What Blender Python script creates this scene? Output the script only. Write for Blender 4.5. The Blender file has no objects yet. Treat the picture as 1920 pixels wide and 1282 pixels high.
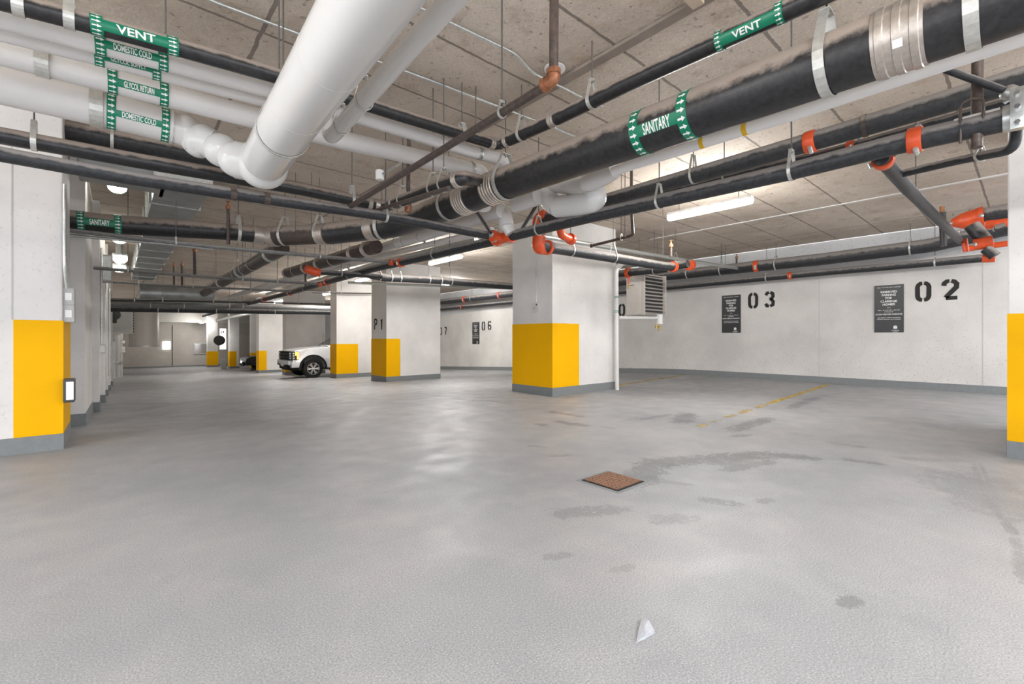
import bpy, bmesh, math, random
from mathutils import Vector, Matrix
random.seed(7)
C = bpy.context.scene.collection
SC = bpy.context.scene

# ---------------------------------------------------------------- camera, world, exposure
FPX = 850.0; VPX = 219.0; HY = 633.0; CH = 1.2
YAW = math.atan2(960 - VPX, FPX)
FW = Vector((math.sin(YAW), math.cos(YAW), 0)); RT = Vector((math.cos(YAW), -math.sin(YAW), 0)); UP = Vector((0, 0, 1))
CAM = Vector((0, 0, CH))
cd = bpy.data.cameras.new('camera'); cam = bpy.data.objects.new('camera', cd); C.objects.link(cam)
cam.location = CAM; cam.rotation_euler = (math.pi/2, 0, -YAW)
cd.sensor_width = 36; cd.lens = FPX/1920*36; cd.shift_y = (HY-641)/1920; cd.clip_start = .02; cd.clip_end = 300
SC.camera = cam
w = bpy.data.worlds.new('world'); SC.world = w; w.use_nodes = True
w.node_tree.nodes['Background'].inputs[0].default_value = (.9, .93, 1, 1)
w.node_tree.nodes['Background'].inputs[1].default_value = 1.0
SC.view_settings.view_transform = 'Standard'; SC.view_settings.look = 'None'
SC.view_settings.gamma = 1; SC.view_settings.use_curve_mapping = False
SC.view_settings.exposure = 1.75
LAMP = 62.0      # tube emission
SC.cycles.max_bounces = 6; SC.cycles.diffuse_bounces = 5

# ---------------------------------------------------------------- geometry of the place
def fz(Y):                       # the floor falls away beyond the near bay
    t = Y - 7.0
    if t <= 0: return 0.0
    s = .042
    z = -s*t if t > 1.5 else -s*t*t/3*1.0 - 0
    if t <= 1.5: z = -s*t*t/3.0
    else: z = -s*(t-.75)
    return max(z, -1.4)
def cz(Y): return 3.75
def ray(x, y): return FW + RT*((x-960)/FPX) + UP*((HY-y)/FPX)
def P(x, y, X=None, Y=None, Z=None, D=None):
    r = ray(x, y)
    if X is not None: t = X/r.x
    elif Y is not None: t = Y/r.y
    elif Z is not None: t = (Z-CH)/r.z
    else: t = D
    return CAM + r*t
def proj(p):
    d = Vector(p) - CAM; k = d.dot(FW)
    return (960 + FPX*d.dot(RT)/k, HY - FPX*d.z/k, k)
def F(x, y):                     # pixel onto the sloping floor
    z = 0
    for _ in range(30):
        p = P(x, y, Z=z); z = z*.5 + fz(p.y)*.5
    return Vector((p.x, p.y, fz(p.y)))

# ---------------------------------------------------------------- node material helpers
def newmat(name):
    m = bpy.data.materials.new(name); m.use_nodes = True
    nt = m.node_tree; b = nt.nodes['Principled BSDF']
    return m, nt, b
def N(nt, t, **k):
    n = nt.nodes.new(t)
    for a, v in k.items():
        if a.startswith('i_'):
            key = a[2:]; key = int(key) if key.isdigit() else key.replace('_', ' ')
            n.inputs[key].default_value = v
        else: setattr(n, a, v)
    return n
def L(nt, a, b): nt.links.new(a, b)
def ramp(nt, src, stops):
    r = N(nt, 'ShaderNodeValToRGB'); cr = r.color_ramp
    while len(cr.elements) < len(stops): cr.elements.new(.5)
    for e, (p, c) in zip(cr.elements, stops):
        e.position = p; e.color = (c, c, c, 1) if isinstance(c, (int, float)) else (*c, 1)
    L(nt, src, r.inputs[0]); return r.outputs[0]
def mix(nt, f, a, b, mode='MIX'):
    m = N(nt, 'ShaderNodeMix', data_type='RGBA', blend_type=mode)
    for s, v in ((0, f), (6, a), (7, b)):
        if hasattr(v, 'links'): L(nt, v, m.inputs[s])
        elif s == 0: m.inputs[0].default_value = v
        else: m.inputs[s].default_value = (*v, 1)
    return m.outputs[2]
def math_(nt, op, a, b=None, c=None, clamp=False):
    m = N(nt, 'ShaderNodeMath', operation=op, use_clamp=clamp)
    for i, v in enumerate((a, b, c)):
        if v is None: continue
        if hasattr(v, 'links'): L(nt, v, m.inputs[i])
        else: m.inputs[i].default_value = v
    return m.outputs[0]
def noise(nt, vec, scale, detail=3, rough=.5, dist=0):
    n = N(nt, 'ShaderNodeTexNoise', i_Scale=scale, i_Detail=detail, i_Roughness=rough, i_Distortion=dist)
    if vec is not None: L(nt, vec, n.inputs['Vector'])
    return n.outputs['Fac']
def pos(nt): return N(nt, 'ShaderNodeNewGeometry').outputs['Position']
def bump(nt, b, h, strength=.2, dist=.02):
    n = N(nt, 'ShaderNodeBump', i_Strength=strength, i_Distance=dist); L(nt, h, n.inputs['Height']); L(nt, n.outputs[0], b.inputs['Normal'])

def plain(name, col, rough=.5, metal=0, var=.12, scale=6, spec=.5, bumps=0):
    m, nt, b = newmat(name)
    p = pos(nt); n = noise(nt, p, scale, 4)
    c2 = tuple(c*(1-var*2) for c in col)
    L(nt, mix(nt, ramp(nt, n, [(.3, 0), (.7, 1)]), c2, col), b.inputs['Base Color'])
    b.inputs['Roughness'].default_value = rough; b.inputs['Metallic'].default_value = metal
    b.inputs['Specular IOR Level'].default_value = spec
    if bumps: bump(nt, b, noise(nt, p, 40, 4), bumps, .01)
    return m
def iron(name, base, dust, amount=.35, rust=0.0, rough=.45):      # dusty black iron pipe
    m, nt, b = newmat(name)
    p = pos(nt); g = N(nt, 'ShaderNodeNewGeometry'); sx = N(nt, 'ShaderNodeSeparateXYZ'); L(nt, g.outputs['Normal'], sx.inputs[0])
    nz = math_(nt, 'ADD', sx.outputs[2], math_(nt, 'MULTIPLY', math_(nt, 'SUBTRACT', noise(nt, p, 9, 5, .7), .5), .9))
    f = ramp(nt, math_(nt, 'MULTIPLY_ADD', nz, .5, .5), [(.5-.02+(.5-amount)*.6, 0), (.5+.14+(.5-amount)*.6, 1)])
    c = mix(nt, ramp(nt, noise(nt, p, 25, 5, .7), [(.35, 0), (.75, 1)]), base, tuple(min(1, k*2.2+.01) for k in base))
    if rust: c = mix(nt, ramp(nt, noise(nt, p, 2.3, 5, .7), [(1-rust-.12, 0), (1-rust+.05, 1)]), c, (.10, .055, .035))
    c = mix(nt, f, c, dust)
    L(nt, c, b.inputs['Base Color'])
    L(nt, ramp(nt, f, [(0, rough), (1, .9)]), b.inputs['Roughness'])
    bump(nt, b, noise(nt, p, 60, 4), .25, .004)
    return m

M = {}
M['black'] = iron('black cast iron', (.012, .012, .013), (.33, .275, .235), .44, .0, .38)
M['blackrust'] = iron('rusty cast iron', (.035, .024, .019), (.31, .26, .225), .42, .22, .5)
M['blackpaint'] = iron('black sprinkler pipe', (.014, .015, .017), (.27, .25, .235), .46, 0, .5)
M['brownpipe'] = iron('brown steel pipe', (.05, .036, .03), (.16, .12, .10), .3, .25, .5)
M['jacket'] = plain('white pvc jacket', (.66, .65, .63), .16, 0, .02, 2)
M['jacket_matte'] = plain('white canvas jacket', (.69, .67, .65), .5, 0, .05, 3)
M['galv'] = plain('galvanized steel', (.62, .64, .62), .35, .75, .12, 30)
M['strap'] = plain('galvanized strap', (.66, .66, .62), .42, .55, .1, 30)
M['duct'] = plain('galvanized duct sheet', (.45, .47, .47), .38, .7, .18, 3)
M['greypipe'] = iron('dull grey pipe', (.10, .10, .10), (.30, .29, .275), .5, 0, .45)
M['whitepipe'] = plain('bright white pvc', (.86, .85, .83), .4, 0, .02)
M['scrap'] = plain('clear plastic scrap', (.48, .50, .54), .25, 0, .12, 60)
M['rod'] = plain('threaded rod', (.16, .15, .14), .5, .5, .1, 30)
M['steelband'] = plain('stainless coupling band', (.62, .56, .50), .35, .7, .12, 40)
M['orange'] = plain('orange red grooved fitting', (.78, .10, .025), .38, 0, .12, 12)
M['copper'] = plain('copper brown fitting', (.42, .17, .08), .45, .3, .2, 30)
M['green'] = plain('green marker tape', (.0, .20, .105), .35, 0, .04, 4)
M['white'] = plain('white print', (.85, .86, .84), .5, 0, .02)
M['yellowtape'] = plain('yellow marker tape', (.85, .52, .02), .45, 0, .05)
M['ink'] = plain('black stencil paint', (.018, .017, .016), .7, 0, .1, 30)
M['signblack'] = plain('dark sign board', (.018, .019, .021), .4, 0, .05)
M['plastic'] = plain('grey electrical box', (.50, .50, .48), .5, 0, .05)
M['beige'] = plain('beige heater casing', (.62, .58, .53), .45, 0, .04)
M['darkmetal'] = plain('dark metal', (.06, .06, .06), .5, .3, .1)
M['brass'] = plain('brass valve', (.45, .32, .12), .35, .8, .1)
M['red'] = plain('red paint', (.5, .03, .02), .4, 0, .1)
M['rubber'] = plain('tyre rubber', (.012, .012, .012), .8, 0, .1)
M['carpaint'] = plain('white car paint', (.78, .79, .80), .15, 0, .01)
M['carblack'] = plain('black car paint', (.01, .01, .012), .12, 0, .05)
M['glass'] = plain('dark car glass', (.02, .025, .03), .12, 0, .05, 6, .2)
M['chrome'] = plain('bright alloy', (.75, .75, .75), .2, .9, .04)
M['cast'] = plain('rusty cast iron grate', (.33, .17, .10), .75, .2, .3, 60)
M['pit'] = plain('dark drain pit', (.01, .01, .01), .9, 0, .05)
M['brownwood'] = plain('pale timber', (.62, .5, .38), .7, 0, .1)
def emis(name, col, s):
    m, nt, b = newmat(name)
    b.inputs['Base Color'].default_value = (*col, 1)
    b.inputs['Emission Color'].default_value = (*col, 1); b.inputs['Emission Strength'].default_value = s
    return m
M['tube'] = emis('lit tube diffuser', (1, .985, .96), LAMP)
M['bulb'] = emis('lit glass globe', (1, .96, .88), 7)
M['amber'] = emis('lit amber lamp', (1, .28, .02), 4)
M['lamp_white'] = emis('lit white lamp', (.9, .88, .85), .25)
M['glowboard'] = emis('white board with added glow', (1, 1, 1), 1.3)  # unlit white boards and a plate, given a glow of their own

def concrete_white(name, base=(.72, .70, .67), pits=.85, rough=.75, low=False):
    m, nt, b = newmat(name); p = pos(nt)
    c = mix(nt, ramp(nt, noise(nt, p, .7, 5, .6), [(.35, 0), (.7, 1)]), tuple(k*.80 for k in base), base)
    sp = ramp(nt, noise(nt, p, 26, 3, .6), [(.61, 0), (.69, pits)])
    if low:                                   # bug holes gather in the lower half of the pour
        sx = N(nt, 'ShaderNodeSeparateXYZ'); L(nt, p, sx.inputs[0])
        k = ramp(nt, math_(nt, 'MULTIPLY', sx.outputs[2], .35, clamp=True), [(.0, 1), (.55, .3)])
        sp = math_(nt, 'MULTIPLY', sp, k)
    c = mix(nt, sp, c, (.28, .26, .24))
    L(nt, c, b.inputs['Base Color']); b.inputs['Roughness'].default_value = rough
    bump(nt, b, noise(nt, p, 12, 5), .18, .01)
    return m, nt, b, p, c
M['wallwhite'] = concrete_white('white painted concrete', low=True)[0]
M['colwhite'] = concrete_white('white column paint', (.78, .76, .735), .2)[0]
M['bare'] = concrete_white('bare grey concrete', (.58, .57, .54), .5)[0]
M['farwall'] = concrete_white('tan far wall', (.50, .465, .42), .3)[0]
M['bluish'] = concrete_white('patched concrete band', (.66, .67, .68), .7)[0]
M['yellow'] = plain('yellow safety paint', (.88, .455, .0), .6, 0, .03, 1.5, .12)
M['greybase'] = plain('grey base paint', (.21, .225, .23), .6, 0, .06, 20)

def ceiling_mat():
    m, nt, b = newmat('formed concrete soffit'); p = pos(nt)
    c = mix(nt, ramp(nt, noise(nt, p, .9, 5, .6), [(.3, 0), (.7, 1)]), (.50, .425, .345), (.72, .625, .53))
    c = mix(nt, ramp(nt, noise(nt, p, 3.5, 4, .6), [(.56, 0), (.72, .55)]), c, (.36, .25, .15))
    c = mix(nt, ramp(nt, noise(nt, p, 19, 3, .65), [(.62, 0), (.69, .62)]), c, (.14, .115, .095))
    c = mix(nt, ramp(nt, noise(nt, p, 70, 3, .6), [(.4, 0), (.7, .3)]), c, (.20, .17, .15))
    sx = N(nt, 'ShaderNodeSeparateXYZ'); L(nt, p, sx.inputs[0])
    jit = math_(nt, 'MULTIPLY', noise(nt, p, 8, 3), .03)
    def lines(coord, off, step, wd):
        v = math_(nt, 'ADD', math_(nt, 'SUBTRACT', coord, off-step*50), jit)
        f = math_(nt, 'MODULO', v, step)
        return math_(nt, 'LESS_THAN', f, wd)
    l1 = lines(sx.outputs[1], 2.39, .92, .028); l2 = lines(sx.outputs[0], 3.28, 2.37, .035)
    ln = math_(nt, 'MAXIMUM', l1, l2)
    c = mix(nt, math_(nt, 'MULTIPLY', ln, .75), c, (.13, .105, .09))
    L(nt, c, b.inputs['Base Color']); b.inputs['Roughness'].default_value = .85
    h = math_(nt, 'SUBTRACT', noise(nt, p, 20, 5), math_(nt, 'MULTIPLY', ln, .8))
    bump(nt, b, h, .35, .02)
    return m
M['ceiling'] = ceiling_mat()

STAINS = [  # (centre px, reach px along, half width m, strength)
    ((1225, 868), (1440, 852), .17, .55), ((1440, 852), (1515, 858), .11, .5), ((1195, 900), (1230, 870), .16, .5),
    ((1345, 868), (1430, 866), .10, .35), ((1372, 806), (1440, 785), .13, .55), ((1480, 765), (1530, 745), .11, .5), ((1275, 790), (1290, 777), .16, .55),
    ((1205, 786), (1255, 777), .07, .4), ((1030, 771), (1085, 780), .09, .5), ((1075, 795), (1095, 797), .10, .5),
    ((1050, 791), (1060, 793), .09, .5), ((1010, 795), (1022, 797), .07, .45), ((905, 750), (960, 756), .06, .45),
    ((1045, 962), (1160, 955), .09, .3), ((1330, 938), (1375, 944), .07, .42), ((1590, 862), (1640, 868), .07, .38),
    ((1700, 860), (1790, 862), .10, .2), ((1160, 893), (1290, 908), .05, .25), ((1560, 830), (1620, 838), .06, .25),
    ((1545, 742), (1565, 745), .06, .35), ((1360, 880), (1440, 866), .09, .4), ((1130, 800), (1150, 803), .05, .3), ((1160, 790), (1195, 784), .03, .3),
    ((1580, 1130), (1605, 1125), .04, .4), ((1430, 940), (1440, 938), .05, .35), ((1040, 855), (1065, 853), .05, .3), ((1380, 818), (1400, 815), .07, .4), ((990, 835), (1020, 838), .04, .3),
    ((1150, 1070), (1185, 1062), .03, .25), ((1825, 870), (1850, 935), .03, .28), ((1850, 935), (1905, 1005), .03, .3), ((1905, 1010), (1918, 1090), .03, .3), ((1838, 870), (1868, 935), .02, .28),
    ((1820, 900), (1915, 960), .35, .22), ((1230, 975), (1290, 970), .08, .22), ((340, 800), (520, 790), .25, .14), ((240, 770), (420, 745), .3, .14), ((1700, 790), (1880, 800), .5, .16), ((1030, 1045), (1060, 1040), .04, .25), ((860, 748), (900, 752), .05, .3)]
def floor_mat():
    m, nt, b = newmat('grey traffic coating'); p = pos(nt)
    c = mix(nt, ramp(nt, noise(nt, p, .45, 4, .55), [(.3, 0), (.72, 1)]), (.245, .253, .27), (.36, .36, .36))
    c = mix(nt, ramp(nt, noise(nt, p, 2.2, 5, .65, .6), [(.5, 0), (.75, .35)]), c, (.43, .425, .42))
    st = N(nt, 'ShaderNodeMapping'); st.inputs['Rotation'].default_value = (0, 0, .35); st.inputs['Scale'].default_value = (.25, 3.0, 1); L(nt, p, st.inputs[0])
    c = mix(nt, ramp(nt, noise(nt, st.outputs[0], 1.2, 5, .7), [(.52, 0), (.8, .35)]), c, (.24, .24, .25))
    tn = math_(nt, 'SUBTRACT', noise(nt, p, 7, 5, .7), .5); tn2 = math_(nt, 'SUBTRACT', noise(nt, p, 28, 4, .7), .5)
    acc = None
    sep = N(nt, 'ShaderNodeSeparateXYZ'); L(nt, p, sep.inputs[0])
    for a, q, hw, s in STAINS:
        A = F(*a); B = F(*q); c0 = (A+B)/2; dv = (B-A); ln = max(dv.length/2, .03); ux, uy = dv.x/(2*ln), dv.y/(2*ln)
        dx = math_(nt, 'SUBTRACT', sep.outputs[0], c0.x); dy = math_(nt, 'SUBTRACT', sep.outputs[1], c0.y)
        u = math_(nt, 'ADD', math_(nt, 'MULTIPLY', dx, ux), math_(nt, 'MULTIPLY', dy, uy))
        v = math_(nt, 'ADD', math_(nt, 'MULTIPLY', dx, -uy), math_(nt, 'MULTIPLY', dy, ux))
        u = math_(nt, 'DIVIDE', math_(nt, 'MAXIMUM', math_(nt, 'SUBTRACT', math_(nt, 'ABSOLUTE', u), ln*.7), 0), hw+ln*.3)
        v = math_(nt, 'DIVIDE', v, hw)
        r = math_(nt, 'ADD', math_(nt, 'MULTIPLY', u, u), math_(nt, 'MULTIPLY', v, v))
        r = math_(nt, 'ADD', r, math_(nt, 'MULTIPLY', tn, 4.5)); r = math_(nt, 'ADD', r, math_(nt, 'MULTIPLY', tn2, 3.0))
        f = math_(nt, 'MULTIPLY', math_(nt, 'SUBTRACT', 1.15, r, clamp=True), s*1.3, clamp=True)
        f = math_(nt, 'MINIMUM', f, s)
        acc = f if acc is None else math_(nt, 'MAXIMUM', acc, f)
    c = mix(nt, acc, c, (.045, .047, .05))
    # faint reddish dust patches and fine aggregate
    c = mix(nt, ramp(nt, noise(nt, p, 1.1, 3, .5), [(.55, 0), (.8, .3)]), c, (.42, .36, .34))
    g = noise(nt, p, 130, 2, .6)
    c = mix(nt, ramp(nt, g, [(.35, .5), (.5, 0)]), c, (.14, .14, .145))
    c = mix(nt, ramp(nt, g, [(.55, 0), (.72, .42)]), c, (.62, .62, .60))
    L(nt, c, b.inputs['Base Color'])
    L(nt, ramp(nt, noise(nt, p, 3, 4), [(.3, .38), (.7, .6)]), b.inputs['Roughness'])
    b.inputs['Specular IOR Level'].default_value = .35
    bump(nt, b, g, .35, .004)
    return m
M['floor'] = floor_mat()
def worn(name, col, thr):
    m, nt, b = newmat(name); p = pos(nt)
    b.inputs['Base Color'].default_value = (*col, 1); b.inputs['Roughness'].default_value = .6
    L(nt, ramp(nt, math_(nt, 'ADD', math_(nt, 'MULTIPLY', noise(nt, p, 2.5, 4, .6), .7), math_(nt, 'MULTIPLY', noise(nt, p, 30, 4, .7), .3)), [(thr-.06, 0), (thr+.06, .75)]), b.inputs['Alpha'])
    return m
M['lineworn'] = worn('worn yellow line paint', (.62, .42, .06), .47)
M['linefaint'] = worn('faint yellow line paint', (.50, .38, .16), .53)

# ---------------------------------------------------------------- object helpers
def new(name, bm, mat, parent=None, smooth=False, loc=None):
    me = bpy.data.meshes.new(name)
    if loc is not None: bmesh.ops.translate(bm, verts=bm.verts, vec=-Vector(loc))
    bmesh.ops.recalc_face_normals(bm, faces=bm.faces) if len(bm.faces) else None
    bm.to_mesh(me); bm.free()
    o = bpy.data.objects.new(name, me); C.objects.link(o)
    for m_ in (mat if isinstance(mat, (list, tuple)) else [mat]): me.materials.append(M[m_] if isinstance(m_, str) else m_)
    if smooth:
        me.polygons.foreach_set('use_smooth', [True]*len(me.polygons))
        try: me.set_sharp_from_angle(angle=math.radians(40))
        except Exception: pass
    if loc is not None: o.location = loc
    if parent is not None:
        o.parent = parent
        if parent.get('_w'): o.location = Vector(loc or (0, 0, 0)) - Vector(parent.location)
    return o
def thing(name, label, cat, loc=(0, 0, 0), rotz=0, group=None):
    o = bpy.data.objects.new(name, None); C.objects.link(o); o.empty_display_size = .05
    o.location = loc; o.rotation_euler = (0, 0, rotz); o['label'] = label; o['category'] = cat
    if group: o['group'] = group
    return o
def wthing(name, label, cat, loc, group=None):
    """thing whose parts are built in world coordinates"""
    o = thing(name, label, cat, loc, 0, group); o['_w'] = 1; WT.append(o); return o
WT = []
def tag(o, label, cat, group=None):
    o['label'] = label; o['category'] = cat
    if group: o['group'] = group
    return o
def struct(name, bm, mat, smooth=False):
    o = new(name, bm, mat, None, smooth); o['kind'] = 'structure'; return o
def B(): return bmesh.new()
def box(bm, a, b, bev=0, mi=0):
    a, b = Vector(a), Vector(b); c = (a+b)/2; s = b-a
    r = bmesh.ops.create_cube(bm, size=1, matrix=Matrix.Translation(c) @ Matrix.Diagonal((abs(s.x), abs(s.y), abs(s.z), 1)))
    vs = r['verts']; fs = list({f for v in vs for f in v.link_faces})
    for f in fs: f.material_index = mi
    if bev:
        es = list({e for v in vs for e in v.link_edges})
        rr = bmesh.ops.bevel(bm, geom=es, offset=bev, segments=2, affect='EDGES', profile=.6)
        for f in rr['faces']: f.material_index = mi
    return vs
def frame(d):
    d = d.normalized(); a = Vector((0, 0, 1)) if abs(d.z) < .95 else Vector((1, 0, 0))
    s = d.cross(a).normalized(); u = s.cross(d).normalized(); return d, s, u
def fillet(pts, R):
    pts = [Vector(p) for p in pts]
    out = [pts[0]]
    for i in range(1, len(pts)-1):
        a, b, c = pts[i-1], pts[i], pts[i+1]
        d1 = (b-a); d2 = (c-b); l = min(R, d1.length*.45, d2.length*.45)
        if d1.angle(d2) < .03: out.append(b); continue
        p0 = b - d1.normalized()*l; p1 = b + d2.normalized()*l
        n = 7
        for k in range(n+1):
            t = k/n; out.append(p0*(1-t)**2 + b*2*t*(1-t) + p1*t*t)
    out.append(pts[-1]); return out
def tube(bm, pts, r, seg=16, R=0, cap=True, mi=0):
    pts = [Vector(p) for p in pts]
    if R: pts = fillet(pts, R)
    rs = r if isinstance(r, list) else [r]*len(pts)
    rings = []; prev = None
    for i, p in enumerate(pts):
        if i == 0: t = pts[1]-pts[0]
        elif i == len(pts)-1: t = pts[-1]-pts[-2]
        else: t = (pts[i+1]-p).normalized() + (p-pts[i-1]).normalized()
        t.normalize()
        if prev is None: _, s, u = frame(t)
        else:
            s = prev - t*prev.dot(t)
            s = s.normalized() if s.length > 1e-6 else frame(t)[1]
            u = s.cross(t).normalized()
        prev = s
        rings.append([bm.verts.new(p + (s*math.cos(a) + u*math.sin(a))*rs[i]) for a in [2*math.pi*k/seg for k in range(seg)]])
    for A, Bq in zip(rings, rings[1:]):
        for k in range(seg):
            f = bm.faces.new((A[k], A[(k+1) % seg], Bq[(k+1) % seg], Bq[k])); f.material_index = mi
    if cap:
        for q in (rings[0], rings[-1]):
            f = bm.faces.new(q); f.material_index = mi
def lathe(bm, c, d, prof, seg=24, mi=0):
    """profile list of (along, radius) about the axis d through c"""
    d, s, u = frame(Vector(d)); rings = []
    for t, r in prof: rings.append([bm.verts.new(Vector(c) + d*t + (s*math.cos(a)+u*math.sin(a))*max(r, 1e-4)) for a in [2*math.pi*k/seg for k in range(seg)]])
    for A, Bq in zip(rings, rings[1:]):
        for k in range(seg):
            f = bm.faces.new((A[k], A[(k+1) % seg], Bq[(k+1) % seg], Bq[k])); f.material_index = mi
    for q in (rings[0], rings[-1]):
        f = bm.faces.new(q); f.material_index = mi
def ball(bm, c, r, sc=(1, 1, 1), seg=16):
    bmesh.ops.create_uvsphere(bm, u_segments=seg, v_segments=seg//2+2, radius=1, matrix=Matrix.Translation(Vector(c)) @ Matrix.Diagonal((r*sc[0], r*sc[1], r*sc[2], 1)))
def slab(bm, pts, thick, n):
    """extrude a planar polygon by thick along n"""
    n = Vector(n).normalized(); vs = [bm.verts.new(Vector(p)) for p in pts]
    top = [bm.verts.new(v.co + n*thick) for v in vs]
    k = len(vs); bm.faces.new(vs); bm.faces.new(list(reversed(top)))
    for i in range(k): bm.faces.new((vs[i], vs[(i+1) % k], top[(i+1) % k], top[i]))

_tc = {}
def text_tris(s, bold=False):
    """text as (verts2d, faces) in units of cap height, centred"""
    key = (s, bold)
    if key in _tc: return _tc[key]
    cu = bpy.data.curves.new('txt', 'FONT'); cu.body = s; cu.size = 1; cu.align_x = 'CENTER'; cu.resolution_u = 3
    if bold: cu.offset = .022
    ob = bpy.data.objects.new('txt', cu); C.objects.link(ob)
    dg = bpy.context.evaluated_depsgraph_get(); me = bpy.data.meshes.new_from_object(ob.evaluated_get(dg))
    vs = [Vector((v.co.x, v.co.y)) for v in me.vertices]; fs = [tuple(p.vertices) for p in me.polygons]
    bpy.data.objects.remove(ob); bpy.data.meshes.remove(me)
    x0 = min(v.x for v in vs); x1 = max(v.x for v in vs); y0 = min(v.y for v in vs); y1 = max(v.y for v in vs)
    vs = [((v.x-(x0+x1)/2)/(y1-y0), (v.y-(y0+y1)/2)/(y1-y0)) for v in vs]
    _tc[key] = (vs, fs, (x1-x0)/(y1-y0)); return _tc[key]
def flat_text(bm, s, c, right, up, h, wd=None, mi=0, bold=True, thick=.0):
    vs, fs, asp = text_tris(s, bold); sx = (wd/asp if wd else h)
    nv = [bm.verts.new(Vector(c) + Vector(right)*x*sx + Vector(up)*y*h) for x, y in vs]
    for f in fs:
        try: g = bm.faces.new([nv[i] for i in f]); g.material_index = mi
        except ValueError: pass

# ---------------------------------------------------------------- pipe runs
ORD = ['leftmost', 'second from the left', 'third from the left', 'fourth from the left', 'fifth from the left', 'sixth from the left',
       'seventh from the left', 'eighth from the left', 'ninth from the left', 'tenth from the left', 'eleventh from the left', 'twelfth from the left']
class Run: pass
def run(label, cat, pts, r, mat, R=.12, name='pipe', seg=20, ext=(0, 0), group=None, root=None, part='pipe_run'):
    o = Run(); pts = [Vector(p) for p in pts]
    if ext[0]: pts.insert(0, pts[0] + (pts[0]-pts[1]).normalized()*ext[0])
    if ext[1]: pts.append(pts[-1] + (pts[-1]-pts[-2]).normalized()*ext[1])
    o.pts = fillet(pts, R) if len(pts) > 2 else pts; o.r = r
    o.root = root or wthing(name, label, cat, pts[len(pts)//2], group)
    bm = B(); tube(bm, o.pts, r, seg); o.body = new(part, bm, mat, o.root, True)
    return o
def at(rn, px, which=0):
    """point and tangent on a run seen at image column px"""
    hits = []
    for a, b in zip(rn.pts, rn.pts[1:]):
        ka = (a-CAM).dot(FW); kb = (b-CAM).dot(FW)
        if ka < .25 and kb < .25: continue
        if ka < .25: a = a + (b-a)*((.25-ka)/(kb-ka))
        if kb < .25: b = b + (a-b)*((.25-kb)/(ka-kb))
        f = lambda t: proj(a+(b-a)*t)[0]-px
        if f(0)*f(1) <= 0:
            lo, hi = 0., 1.
            for _ in range(40):
                m = (lo+hi)/2
                if f(lo)*f(m) <= 0: hi = m
                else: lo = m
            hits.append((a+(b-a)*lo, (b-a).normalized()))
    if not hits:                  # just past an end
        e = min((rn.pts[0], rn.pts[-1]), key=lambda p: abs(proj(p)[0]-px) if (p-CAM).dot(FW) > .2 else 1e9)
        if abs(proj(e)[0]-px) > 40: raise ValueError('no hit %s %s' % (px, [proj(p)[:2] for p in rn.pts]))
        hits.append((Vector(e), (rn.pts[1]-rn.pts[0] if e is rn.pts[0] else rn.pts[-1]-rn.pts[-2]).normalized()))
    return hits[min(which, len(hits)-1)]
def band(rn, px, w=.1, mat='steelband', k=1.06, ridges=4, name='coupling', which=0, r=None):
    c, t = at(rn, px, which); r = (r or rn.r); bm = B(); prof = [(-w/2, r*.9), (-w/2, r*k)]
    for i in range(ridges):
        a = -w/2 + w*(i+.5)/ridges; q = w/ridges*.28
        prof += [(a-q, r*k), (a-q*.8, r*(k+.035)), (a+q*.8, r*(k+.035)), (a+q, r*k)]
    prof += [(w/2, r*k), (w/2, r*.9)]
    lathe(bm, c, t, prof, 28); n = new(name, bm, mat, rn.root, True, c)
    return n
def groove(rn, px, w=.07, k=1.25, mat='orange', which=0, roll=.3, r=None, label=None):
    c, t = at(rn, px, which); r = r or rn.r; bm = B()
    lathe(bm, c, t, [(-w/2, r*.9), (-w/2, r*(k-.05)), (-w*.35, r*k), (w*.35, r*k), (w/2, r*(k-.05)), (w/2, r*.9)], 22)
    d, s, u = frame(t); ax = s*math.cos(roll)+u*math.sin(roll)
    o = new('grooved_coupling', bm, mat, rn.root, True, c)
    for sg in (-1, 1):
        bm = B(); q = c + ax*sg*r*(k+.12); tube(bm, [q - d*w*.15 - ax.cross(d)*r*.4, q + ax.cross(d)*r*.4 - d*w*.15], r*.14+.006, 8)
        b = new('clamp_bolt', bm, 'galv', o, True); b.location = -Vector(c)
    return o
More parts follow.
